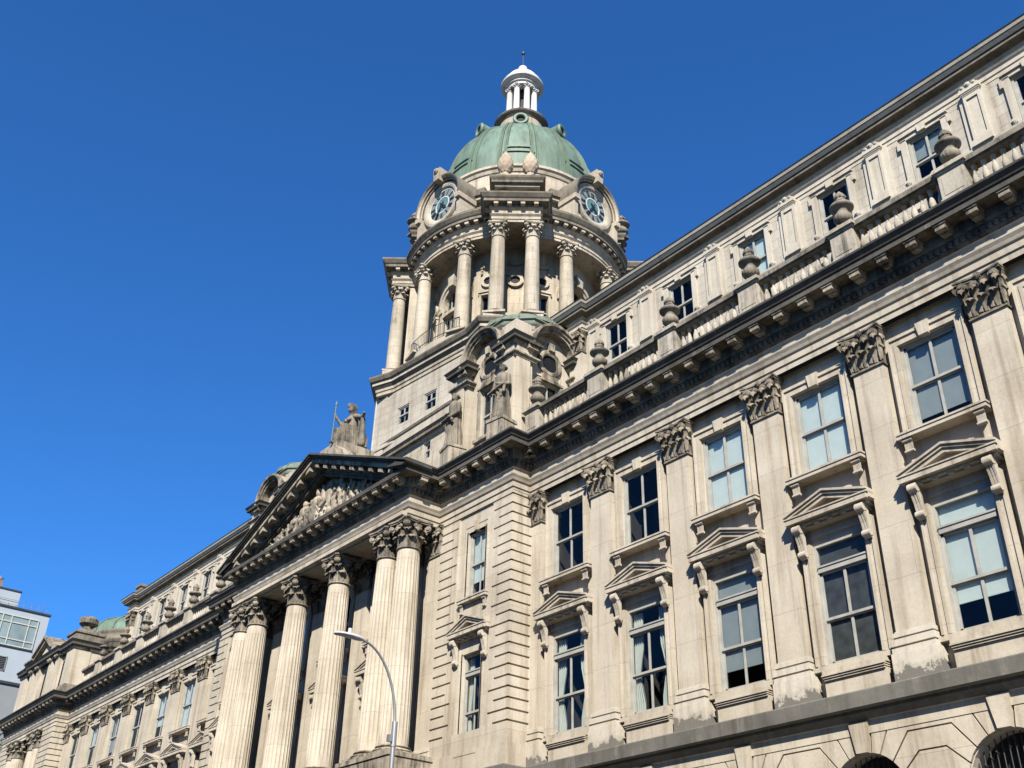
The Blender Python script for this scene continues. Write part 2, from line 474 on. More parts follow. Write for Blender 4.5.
def pilaster_capital(w, h, dep, halfleft=True):
    """flat Corinthian capital: half width w, height h; local y=0 is the pilaster face"""
    mb = MB()
    F = FY(0)
    mb.box(F, -w - 0.05, w + 0.05, -dep, 0.06, 0.0, 0.05); mb.box(F, -w - 0.03, w + 0.03, -dep, 0.035, 0.05, 0.09)
    rows = []
    for z, e in ((0.09, 0.0), (0.5, 0.03), (0.78, 0.08), (0.88, 0.16)):
        rows.append([F(-w - e, -dep, z * h), F(-w - e, e + 0.01, z * h), F(w + e, e + 0.01, z * h), F(w + e, -dep, z * h)])
    mb.grid(rows, 0, False)
    fr = lambda e: F
    lw = 2 * w / 3.0
    for k in (-1, 0, 1): leaf(mb, F, k * lw, lw * 0.86, 0.07 * h, 0.40 * h, 0.44)
    for k in (-1.5, -0.5, 0.5, 1.5): leaf(mb, F, k * lw, lw * 0.80, 0.10 * h, 0.66 * h, 0.50)
    FR = lambda u, d, z: (w + d, u, z)
    FL = lambda u, d, z: (-w - d, -u, z)
    for G in (FR, FL):
        leaf(mb, G, 0.0, lw, 0.07 * h, 0.42 * h, 0.22); leaf(mb, G, 0.0, lw * 1.1, 0.1 * h, 0.68 * h, 0.26)
    for s_ in (-1, 1):
        # corner volutes turned out at 45 degrees
        a = R(45) * s_
        c = (s_ * (w + 0.02), 0.0)
        G = lambda u, d, z, s_=s_, a=a, c=c: (c[0] + math.cos(a) * u + math.sin(a) * d, c[1] + math.sin(a) * u * 1 - math.cos(a) * d, z)
        volute(mb, lambda u, d, z: (c[0] + s_ * 0.707 * (u * 0.0 + d) - 0 + s_ * 0.0, 0, z) if False else (s_ * (w - 0.04) + s_ * 0.707 * (d) + 0.707 * u * 0.3, -0.707 * d - 0.707 * s_ * u * 0.3, z), 0.0, 0.16, 0.30, 0.80 * h, 0.12 * h)
        volute(mb, F, s_ * w * 0.92, 0.06, 0.26, 0.80 * h, 0.115 * h)
        volute(mb, F, s_ * w * 0.27, 0.05, 0.20, 0.80 * h, 0.08 * h)
    # abacus with concave front
    pts = []
    n = 10
    e = w + 0.17
    for k in range(n + 1):
        t = -1 + 2 * k / n
        pts.append((t * e, 0.27 - 0.13 * (1 - t * t)))
    lo = [(-e, -dep)] + pts + [(e, -dep)]
    for z0, z1, gr in ((0.90 * h, 0.95 * h, 0.0), (0.95 * h, h, 0.04)):
        rows = [[F(u * (1 + gr / w * 0.5), d + (gr if d > 0 else 0), z) for u, d in lo] for z in (z0, z1)]
        mb.grid(rows, 0, False)
        mb.quad(list(reversed(rows[0])), 0)
        mb.quad(rows[1], 0)
    volute(mb, F, 0, 0.1, 0.22, 0.95 * h, 0.09 * h)
    return mb

def column_capital(r, h):
    """round Corinthian capital, axis at origin, z from 0 to h, shaft radius r"""
    mb = MB()
    mb.lathe([(r * 1.0, 0), (r * 1.12, 0.0), (r * 1.14, 0.03), (r * 1.12, 0.06), (r * 0.9, 0.06), (r * 0.80, 0.09), (r * 0.78, 0.5 * h), (r * 0.88, 0.75 * h), (r * 1.25, 0.89 * h), (r * 1.0, 0.9 * h)], 20)
    for k in range(8):
        a = 22.5 + 45 * k
        leaf(mb, FC((0, 0), a, r * 0.93), 0, r * 0.68, 0.05, 0.40 * h, 0.80 * r)
        leaf(mb, FC((0, 0), a + 22.5, r * 0.88), 0, r * 0.58, 0.08, 0.68 * h, 0.95 * r)
    for k in range(4):
        a = 45 + 90 * k
        F = FA((0, 0), a, 0)
        n = 12
        rr = 0.11 * h
        for e, q in ((0.075 * h, 1.0), (0.11 * h, 0.6)):
            ring = [(r * 1.62 + q * rr * math.cos(2 * PI * j / n), 0.78 * h + q * rr * math.sin(2 * PI * j / n)) for j in range(n)]
            aa = R(a)
            G = lambda u, d, z, aa=aa: (math.cos(aa) * u - math.sin(aa) * d, math.sin(aa) * u + math.cos(aa) * d, z)
            mb.prism(G, ring, -e, e, 0, back=True)
        # stalk
        G = FA((0, 0), a, 0)
        rows = []
        for d, z in ((1.02 * r, 0.45 * h), (1.15 * r, 0.68 * h), (1.4 * r, 0.86 * h), (1.7 * r, 0.9 * h)):
            rows.append([G(s_, d, z) for s_ in (-0.09 * h, 0.09 * h)])
        mb.grid(rows, 0, True)
        Gm = FA((0, 0), 90 * k, 0)
        for s_ in (-1, 1):
            volute(mb, FA((0, 0), 90 * k, r * 1.12), s_ * 0.2 * r, 0, 0.12 * r, 0.78 * h, 0.08 * h)
        volute(mb, FA((0, 0), 90 * k, r * 1.22), 0, 0, 0.12 * r, 0.95 * h, 0.06 * h)
    # abacus
    pts = []
    cr = 1.95 * r
    for k in range(4):
        a0, a1 = R(45 + 90 * k + 5), R(45 + 90 * (k + 1) - 5)
        p0 = Vector((cr * math.cos(a0), cr * math.sin(a0))); p1 = Vector((cr * math.cos(a1), cr * math.sin(a1)))
        nrm = -((p0 + p1) / 2).normalized()
        for j in range(9):
            t = j / 8
            pts.append(p0.lerp(p1, t) + nrm * (0.22 * r * 4 * t * (1 - t) * 0.75))
    for z0, z1, k in ((0.89 * h, 0.945 * h, 0.97), (0.945 * h, h, 1.04)):
        rows = [[(p.x * k, p.y * k, z) for p in pts] for z in (z0, z1)]
        mb.grid(rows, 0, False, True)
        mb.quad(list(reversed(rows[0])), 0); mb.quad(rows[1], 0)
    return mb

# ---- wing pilasters
ZB, ZA, ZE = 10.83, 19.18, 20.50     # base moulding, astragal, underside of entablature
W_P = 0.525
def pilaster_shaft():
    mb = MB(); F = FY(0)
    mb.box(F, -W_P, W_P, -0.34, 0.0, ZB, ZA)
    return mb.mesh('pilaster')
def pilaster_base():
    mb = MB(); F = FY(0)
    for z0, z1, e in ((9.30, 10.42, 0.16), (10.42, 10.56, 0.13), (10.62, 10.80, 0.12), (10.80, 10.86, 0.05), (10.86, 10.98, 0.085), (10.98, 11.03, 0.03)):
        mb.box(F, -W_P - e, W_P + e, -0.3, e, z0, z1)
    mb.box(F, -W_P - 0.06, W_P + 0.06, -0.3, 0.06, 10.56, 10.62)
    return mb.mesh('pilaster_base')
ME_PS, ME_PB = pilaster_shaft(), pilaster_base()
ME_PC = pilaster_capital(W_P, ZE - ZA, 0.3).mesh('capital')
def pilaster(x, y=0.0, sx=1.0, rz=0.0):
    p = ob('pilaster', ME_PS, STONE, B, (x, y, 0), rz, (sx, 1, 1))
    ob('pilaster_base', ME_PB, DADO, p)
    ob('capital', ME_PC, CARVE, p, (0, 0, ZA))
    return p

# ---- windows of the two main storeys (local: x centred, y=0 pilaster face, wall at y=.3)
HW = 0.93
def surround_mesh(z0, z1, hw=HW, key=True, y0=0.3, out=0.27, head=None):
    mb = MB(); F = FY(y0)
    e = 0.25
    for s_ in (-1, 1):
        a, b = sorted((s_ * hw, s_ * (hw + e)))
        mb.box(F, a, b, -0.02, out - 0.05, z0, z1)
        a, b = sorted((s_ * (hw + e), s_ * (hw + e + 0.07)))
        mb.box(F, a, b, -0.02, out, z0, z1 + e + 0.07)
        a, b = sorted((s_ * (hw + 0.02), s_ * (hw + 0.13)))
        mb.box(F, a, b, 0, out - 0.02, z0, z1 + 0.05)
    if head: out = head
    mb.box(F, -hw - e, hw + e, -0.02, out - 0.05, z1, z1 + e)
    mb.box(F, -hw - e, hw + e, -0.02, out + 0.002, z1 + e, z1 + e + 0.09)
    mb.box(F, -hw - 0.13, hw + 0.13, 0, out - 0.022, z1 + 0.02, z1 + 0.13)
    if key:
        mb.prism(F, [(-0.15, z1 - 0.03), (0.15, z1 - 0.03), (0.21, z1 + e + 0.16), (-0.21, z1 + e + 0.16)], 0, out + 0.07)
    return mb.mesh('surround')
def sash_mesh(z0, z1, meet, tran=None, hw=HW, yg=0.30, mull=True):
    mb = MB(); F = FY(yg)
    fw = 0.085
    top = tran[0] if tran else z1
    # outer box frame
    for s_ in (-1, 1):
        a, b = sorted((s_ * hw, s_ * (hw - fw)))
        mb.box(F, a, b, -0.05, 0.10, z0, z1)
        a, b = sorted((s_ * (hw - fw), s_ * (hw - fw - 0.075)))
        mb.box(F, a, b, 0.0, 0.05, meet, top)
        mb.box(F, a, b, -0.055, -0.005, z0, meet)
    mb.box(F, -hw + fw, hw - fw, -0.05, 0.10, z1 - 0.07, z1)
    if tran:
        mb.box(F, -hw + fw, hw - fw, -0.05, 0.13, tran[0], tran[1])
        mb.box(F, -hw + fw, hw - fw, 0.0, 0.16, tran[1] - 0.05, tran[1] + 0.002)
    mb.box(F, -hw + fw, hw - fw, 0.0, 0.055, meet - 0.035, meet + 0.045)
    mb.box(F, -hw + fw, hw - fw, -0.055, 0.0, meet - 0.07, meet + 0.01)
    mb.box(F, -hw + fw, hw - fw, 0.0, 0.05, top - 0.14 if not tran else top - 0.06, top - 0.07 if not tran else top)
    mb.box(F, -hw + fw, hw - fw, -0.055, -0.005, z0, z0 + 0.1)
    if mull:
        mb.box(F, -0.042, 0.042, 0.002, 0.048, meet + 0.045, top - 0.06)
        mb.box(F, -0.042, 0.042, -0.053, -0.007, z0 + 0.1, meet - 0.07)
    return mb.mesh('window')
def pane_mesh(z0, z1, hw=HW, yg=0.30, meet=None):
    mb = MB(); F = FY(yg)
    if meet:
        mb.quad([F(-hw + .1, 0.02, meet), F(hw - .1, 0.02, meet), F(hw - .1, 0.02, z1 - 0.02), F(-hw + .1, 0.02, z1 - 0.02)])
        mb.quad([F(-hw + .1, -0.03, z0), F(hw - .1, -0.03, z0), F(hw - .1, -0.03, meet), F(-hw + .1, -0.03, meet)])
    else:
        mb.quad([F(-hw + .05, 0.02, z0), F(hw - .05, 0.02, z0), F(hw - .05, 0.02, z1), F(-hw + .05, 0.02, z1)])
    return mb.mesh('pane')
def room_mesh(z0, z1, hw=HW, yg=0.37, dep=1.6):
    mb = MB(); F = FY(yg)
    a, b, c, d = -hw - 0.25, hw + 0.25, z0 - 0.25, z1 + 0.3
    mb.quad([F(a, -dep, c), F(b, -dep, c), F(b, -dep, d), F(a, -dep, d)])
    mb.quad([F(a, 0, c), F(a, 0, d), F(a, -dep, d), F(a, -dep, c)]); mb.quad([F(b, 0, d), F(b, 0, c), F(b, -dep, c), F(b, -dep, d)])
    mb.quad([F(a, 0, d), F(b, 0, d), F(b, -dep, d), F(a, -dep, d)]); mb.quad([F(b, 0, c), F(a, 0, c), F(a, -dep, c), F(b, -dep, c)])
    return mb.mesh('room')
def blind_mesh(z0, z1, hw=HW, yg=0.375):
    mb = MB(); F = FY(yg)
    mb.box(F, -hw + 0.05, hw - 0.05, -0.01, 0.0, z0, z1)
    mb.box(F, -hw + 0.05, hw - 0.05, -0.015, 0.012, z0 - 0.05, z0)
    return mb.mesh('roller_blind')
def curtain_mesh(z0, z1, side, hw=HW, yg=0.45, w=0.5):
    mb = MB(); n = 24; rows = []
    for k in range(9):
        t = k / 8; z = z1 + (z0 - z1) * t
        pinch = 1 - 0.45 * math.exp(-((t - 0.62) / 0.16) ** 2)
        row = []
        for j in range(n + 1):
            u = j / n
            row.append((side * (hw - 0.04 - u * w * pinch), yg + 0.05 * math.sin(u * 30), z))
        rows.append(row)
    mb.grid(rows, 0, True)
    return mb.mesh('curtain')
def console(mb, F, u, z1, h, w, d):
    # scrolled bracket seen from the front, profile in (d,z)
    prof = [(0.0, z1 - h), (0.10 * d, z1 - h), (0.30 * d, z1 - h + 0.05 * h), (0.36 * d, z1 - h + 0.14 * h), (0.28 * d, z1 - h + 0.24 * h), (0.42 * d, z1 - 0.55 * h), (0.68 * d, z1 - 0.32 * h), (0.95 * d, z1 - 0.12 * h), (d, z1 - 0.05 * h), (0.9 * d, z1), (0.0, z1)]
    G = lambda uu, dd, z: F(u + dd, uu, z)
    # reeded front: three ribs
    for a, b, e in ((-w, -w * 0.5, 1.0), (-w * 0.5, -w * 0.18, 0.9), (-w * 0.18, w * 0.18, 1.0), (w * 0.18, w * 0.5, 0.9), (w * 0.5, w, 1.0)):
        pp = [(p * e, z) for p, z in prof]
        i = len(mb.v); n = len(pp)
        mb.v += [tuple(F(u + a, p, z)) for p, z in pp] + [tuple(F(u + b, p, z)) for p, z in pp]
        mb.f.append(tuple(i + k for k in range(n))); mb.m.append(0); mb.s.append(False)
        mb.f.append(tuple(i + n + k for k in reversed(range(n)))); mb.m.append(0); mb.s.append(False)
        for k in range(n):
            j = (k + 1) % n
            mb.f.append((i + k, i + n + k, i + n + j, i + j)); mb.m.append(0); mb.s.append(False)
    n = 10
    for zc, dc, rr in ((z1 - 0.12 * h, 0.72 * d, 0.13 * h), (z1 - 0.86 * h, 0.22 * d, 0.1 * h)):
        rows = []
        for s_ in (-w * 1.15, w * 1.15):
            rows.append([F(u + s_, dc + rr * 1.05 * math.cos(2 * PI * j / n), zc + rr * math.sin(2 * PI * j / n)) for j in range(n)])
        mb.grid(rows, 0, True, True); mb.quad(rows[0]); mb.quad(list(reversed(rows[1])))
def hood_mesh(hw2=1.46, z=14.98, rise=0.56):
    mb = MB(); F = FY(0.0)
    # frieze behind, corona, raking mouldings
    mb.box(F, -hw2 + 0.32, hw2 - 0.32, -0.32, -0.24, 14.60, z - 0.1)
    mb.box(F, -hw2 + 0.22, hw2 - 0.22, -0.31, 0.08, z - 0.14, z - 0.07)
    mb.box(F, -hw2 + 0.10, hw2 - 0.10, -0.31, 0.22, z - 0.07, z + 0.003)
    mb.box(F, -hw2, hw2, -0.31, 0.38, z + 0.003, z + 0.17)
    mb.box(F, -hw2 - 0.04, hw2 + 0.04, -0.31, 0.415, z + 0.17, z + 0.21)
    for k in range(5):
        u = -0.96 + k * 0.48
        mb.box(F, u - 0.09, u + 0.09, 0.0, 0.2, z - 0.13, z - 0.068)
    a, t = hw2 + 0.04, 0.30
    sl = rise / a
    for th0, th1, d in ((0.0, 0.13, 0.30), (0.13, 0.22, 0.36), (0.22, 0.29, 0.42)):
        z0 = z + 0.20 + th0 - 0.17; z1 = z + 0.20 + th1 - 0.17
        for s_ in (-1, 1):
            poly = [(s_ * a, z0), (0, z0 + rise - 0.1), (0, z1 + rise - 0.1), (s_ * a, z1)]
            if s_ > 0: poly = list(reversed(poly))
            mb.prism(F, poly, -0.3, d)
    mb.prism(F, [(-a + 0.3, z + 0.2), (a - 0.3, z + 0.2), (0, z + 0.1 + rise - 0.05)], -0.3, 0.12)
    for s_ in (-1, 1):
        console(mb, F, s_ * 1.13, z - 0.07, 1.02, 0.115, 0.34)
    return mb.mesh('pediment_hood')
def sill_mesh():
    mb = MB(); F = FY(0)
    mb.box(F, -1.38, 1.38, -0.3, 0.15, 16.42, 16.54); mb.box(F, -1.41, 1.41, -0.3, 0.18, 16.54, 16.60)
    for s_ in (-1, 1):
        console(mb, F, s_ * 1.12, 16.42, 0.46, 0.13, 0.06)
    return mb.mesh('sill')
def apron_mesh():
    mb = MB(); F = FY(0)
    mb.box(F, -1.4, 1.4, -0.3, -0.06, 10.50, 10.66); mb.box(F, -1.05, 1.05, -0.3, 0.0, 10.36, 10.50)
    for k in range(3): mb.box(F, -1.02 + k * 0.02, 1.02 - k * 0.02, -0.3, 0.03 + 0.035 * (2 - k), 10.30 - k * 0.055, 10.34 - k * 0.055)
    mb.box(F, -1.0, 1.0, -0.3, -0.03, 9.45, 10.2)
    return mb.mesh('sill')
ME_SU, ME_SL = surround_mesh(16.60, 19.55), surround_mesh(10.66, 14.30, key=False, head=0.09)
ME_WU = sash_mesh(16.62, 19.55, 18.12); ME_WL = sash_mesh(10.68, 14.30, 12.0, (13.42, 13.62))
ME_GU = pane_mesh(16.62, 19.55, meet=18.1); ME_GL = pane_mesh(10.68, 14.30, meet=12.0)
ME_RU = room_mesh(16.6, 19.55); ME_RL = room_mesh(10.66, 14.3)
ME_HOOD, ME_SILL, ME_APR = hood_mesh(), sill_mesh(), apron_mesh()
ME_BL = {}
def blind(par, z0, z1, mat, hw=HW):
    key = (z0, z1, mat.name, hw)
    if key not in ME_BL: ME_BL[key] = blind_mesh(z0, z1, hw)
    ob('roller_blind', ME_BL[key], mat, par)
def window_upper(x, y=0.0, b=None, sx=1.0):
    w = ob('window', ME_WU, PAINT, B, (x, y, 0), 0, (sx, 1, 1))
    ob('surround', ME_SU, STONE, w); ob('sill', ME_SILL, HOODM, w)
    ob('pane', ME_GU, GLASS, w); ob('room', ME_RU, ROOM, w)
    if b: blind(w, b[0], 19.5, b[1])
    return w
ME_CUR = {}
def window_lower(x, y=0.0, b=None, cur=False, sx=1.0):
    w = ob('window', ME_WL, PAINT, B, (x, y, 0), 0, (sx, 1, 1))
    ob('surround', ME_SL, STONE, w); ob('sill', ME_APR, STONE, w); ob('pediment_hood', ME_HOOD, HOODM, w, (0, 0, 0), 0, (1, 0.92, 1))
    ob('pane', ME_GL, GLASS, w); ob('room', ME_RL, ROOM, w)
    if b: blind(w, b[0], 14.25, b[1])
    if cur:
        for s_ in (-1, 1):
            if s_ not in ME_CUR: ME_CUR[s_] = curtain_mesh(10.7, 14.2, s_)
            ob('curtain', ME_CUR[s_], CURT, w)
    return w

# ---- wing walls
def wing(sg):
    mb = MB(); F = FY(0.3)
    holes = []
    for k in range(NBAY):
        xc = sg * (D0 + (k + 0.5) * S)
        holes += [(xc - HW, xc + HW, 10.68, 14.3), (xc - HW, xc + HW, 16.62, 19.55)]
    a, b = sorted((sg * 13.0, sg * (D0 + 7 * S + 0.3)))
    mb.wall(F, [a, b], [9.2, 20.6], holes, 0.07)
    ob('wall', mb, STONE, B)
    for x in PXS:
        pilaster(sg * x)
wing(1); wing(-1)
UP = {0: None, 1: None, 2: (16.7, BLINDW), 3: (16.7, BLINDW), 4: (17.1, BLINDG), 5: (17.5, BLINDG), 6: None}
LO = {0: None, 1: None, 2: (11.35, BLINDG), 3: (10.75, BLINDD), 4: (11.5, BLINDW), 5: None, 6: (12.4, BLINDG)}
for k in range(NBAY):
    x = D0 + (k + 0.5) * S
    window_upper(x, 0, UP[k]); window_lower(x, 0, LO[k], cur=(k in (0, 1)))
    window_upper(-x, 0, [(16.7, BLINDW), (16.9, BLINDW), (17.6, BLINDW), None, (17.2, BLINDG), (18.0, BLINDW), None][k])
    window_lower(-x, 0, [None, (12.5, BLINDG), None, (11.8, BLINDW), None, None, (12.8, BLINDG)][k])

# ---- rusticated pavilions beside the portico and at the ends of the building
def rustic(mb, F, u0, u1, z0, z1, pitch=0.42, ul=None, side='r'):
    """courses of blocks from u0 to u1; u_long/short alternate at the window side"""
    n = int(round((z1 - z0) / pitch)); p = (z1 - z0) / n
    for k in range(n):
        mb.box(F, u0, u1, -0.02, 0.075, z0 + k * p + 0.028, z0 + (k + 1) * p - 0.028)
def rustic_wall(name, F, u0, u1, win=None, ret0=False, ret1=False, depth=0.5):
    mb = MB()
    holes = []
    if win: holes = [(win - 0.6, win + 0.6, 10.68, 14.3), (win - 0.6, win + 0.6, 16.62, 19.55)]
    mb.wall(F, [u0, u1], [9.2, 20.6], holes, depth)
    z0, z1 = 11.2, 20.34
    n = 22; p = (z1 - z0) / n
    for k in range(n):
        a, b = z0 + k * p, z0 + (k + 1) * p
        ext = 0.0 if k % 2 else 0.34
        if win:
            segs = [(u0, win - 1.18), (win + 1.18, u1)]
        else:
            segs = [(u0, u1)]
        for i, (s0, s1) in enumerate(segs):
            # full block face, the joint is a slot cut only over part of the length
            mb.box(F, s0 - (0.078 if s0 == u0 else 0), s1 + (0.078 if s1 == u1 else 0), -0.05, 0.09, a + 0.075, b)
            if win:
                if i == 0:
                    mb.box(F, s1 - 0.05 - ext, s1, -0.05, 0.0899, a - 0.0005, a + 0.075)
                else:
                    mb.box(F, s0, s0 + 0.05 + ext, -0.05, 0.0899, a - 0.0005, a + 0.075)
    mb.box(F, u0 - 0.078, u1 + 0.078, -0.05, 0.09, 9.25, z0); mb.box(F, u0 - 0.135, u1 + 0.135, -0.05, 0.15, 9.2, 10.45)
    mb.box(F, u0 - 0.078, u1 + 0.078, -0.05, 0.09, z1 + 0.075, 20.52)
    return ob('rusticated_wall', mb, STONE, B)
YP = -0.95
for sg in (1, -1):
    a, b = sorted((sg * 8.62, sg * 13.42))
    rustic_wall('pav', FY(YP), a, b, win=sg * 11.05)
    if sg > 0: rustic_wall('pavr', FX(13.42), YP, 0.32)
    else: rustic_wall('pavr', FXN(-13.42), -0.32, -YP)
    for w in (window_upper(sg * 11.05, YP - 0.05, (17.4, BLINDW) if sg > 0 else None, sx=0.62),
              window_lower(sg * 11.05, YP - 0.05, (12.0, BLINDG) if sg < 0 else None, cur=(sg > 0), sx=0.62)):
        for ch in w.children:
            n_ = ch.name.split('.')[0]
            if n_ == 'pediment_hood': ch.scale = (0.84 / 0.62, 0.9, 1)
            elif n_ == 'sill': ch.scale = (0.68 / 0.62, 1, 1)
            elif n_ == 'surround': ch.scale = (0.645 / 0.62, 1, 1)
    # end pavilion
    a, b = sorted((sg * 41.85, sg * 44.2)); rustic_wall('pav', FY(YP), a, b)
    if sg > 0: rustic_wall('pavr', FXN(41.85), 0 - 0.32, 0.95)
    else: rustic_wall('pavr', FX(-41.85), YP, 0.32)
    a, b = sorted((sg * 44.2, sg * 52.6)); 
    mb = MB(); mb.wall(FY(-0.3), [a, b], [9.2, 20.6], [], 0.1); ob('wall', mb, STONE, B)
    a, b = sorted((sg * 52.6, sg * 54.9)); rustic_wall('pav', FY(YP), a, b)
    if sg > 0: rustic_wall('pavr', FX(54.9), YP, 20.0)
    else: rustic_wall('pavr', FXN(-54.9), -20, 0.95)

# ---- main entablature, one moulded run along the whole front
ENT = [(0.0, 20.50), (0.0, 20.72), (0.05, 20.73), (0.05, 20.97), (0.11, 21.0), (0.15, 21.1), (0.21, 21.2), (0.21, 21.25), (0.03, 21.26), (0.03, 21.56), (0.09, 21.6), (0.15, 21.72), (0.15, 21.9), (0.24, 21.95), (0.28, 22.02), (0.28, 22.32), (0.80, 22.33), (0.80, 22.53), (0.85, 22.54), (0.88, 22.60), (0.99, 22.72), (1.0, 22.79), (0.2, 22.88), (-0.6, 22.86)]
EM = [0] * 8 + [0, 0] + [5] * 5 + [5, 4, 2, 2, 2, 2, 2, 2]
PORT_Y, PORT_X = -2.66, 8.25
half = [(13.42, -0.05), (13.42, YP - 0.02), (PORT_X, YP - 0.02), (PORT_X, PORT_Y)]
path = [(-56.0, 20.0), (-54.95, 20.0), (-54.95, YP - 0.02), (-41.8, YP - 0.02), (-41.8, -0.05)] + [(-x, y) for x, y in half] + list(reversed(half)) + [(41.8, -0.05), (41.8, YP - 0.02), (54.95, YP - 0.02), (54.95, 20.0)]
path = path[1:]
mb = MB()
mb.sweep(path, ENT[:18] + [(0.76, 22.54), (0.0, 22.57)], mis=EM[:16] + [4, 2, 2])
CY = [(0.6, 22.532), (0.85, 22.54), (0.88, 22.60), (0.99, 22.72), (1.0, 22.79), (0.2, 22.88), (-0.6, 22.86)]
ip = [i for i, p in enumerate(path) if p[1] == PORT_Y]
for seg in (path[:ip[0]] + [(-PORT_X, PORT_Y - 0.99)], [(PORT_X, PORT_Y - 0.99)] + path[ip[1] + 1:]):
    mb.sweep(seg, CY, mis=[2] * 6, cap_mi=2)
def along(path, fn, spacing, phase=0.0, margin=0.45):
    for i in range(len(path) - 1):
        a, b = Vector(path[i]), Vector(path[i + 1]); L_ = (b - a).length
        t = (b - a) / L_; ang = math.degrees(math.atan2(-t.x, t.y)) + 180
        n = Vector((t.y, -t.x))
        cnt = max(1, int(round((L_ - 2 * margin) / spacing)) + 1) if L_ > 2 * margin else 1
        for k in range(cnt):
            u = margin + (L_ - 2 * margin) * k / (cnt - 1) if cnt > 1 else L_ / 2
            o = a + t * u
            fn(lambda uu, d, z, o=o, t=t, n=n: (o.x + t.x * uu + n.x * d, o.y + t.y * uu + n.y * d, z))
def modil(F):
    mb.box(F, -0.17, 0.17, 0.2, 0.72, 22.12, 22.27, 3)
    mb.box(F, -0.20, 0.20, 0.2, 0.76, 22.27, 22.323, 3)
    mb.box(F, -0.14, 0.14, 0.2, 0.5, 22.05, 22.12, 3)
sub = [p for p in path]
for i in range(len(sub) - 1):
    a, b = sub[i], sub[i + 1]
    if abs(a[0]) > 54 and abs(b[0]) > 54: continue
    L_ = math.hypot(b[0] - a[0], b[1] - a[1])
    if L_ > 20:
        along([a, b], modil, 1.0, margin=0.62 if True else 0)
    elif L_ > 3:
        along([a, b], modil, 0.86, margin=0.2)
    elif L_ > 1.2:
        along([a, b], modil, 0.86, margin=0.25)
    else:
        along([a, b], modil, 9, margin=0.6)
def dent(F):
    mb.box(F, -0.06, 0.06, 0.1, 0.235, 21.74, 21.89, 1)
for i in range(len(sub) - 1):
    a, b = sub[i], sub[i + 1]
    if abs(a[0]) > 54 and abs(b[0]) > 54: continue
    along([a, b], dent, 0.21, margin=0.1)
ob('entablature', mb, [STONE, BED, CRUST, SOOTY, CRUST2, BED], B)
# roof slab behind the main cornice
mb = MB(); mb.box(FY(0), -55, 55, -20, -0.1, 22.2, 22.84)
mb.box(FY(0), -13, 13, -0.1, 0.9, 22.2, 22.84); ob('roof', mb, LEAD, B)

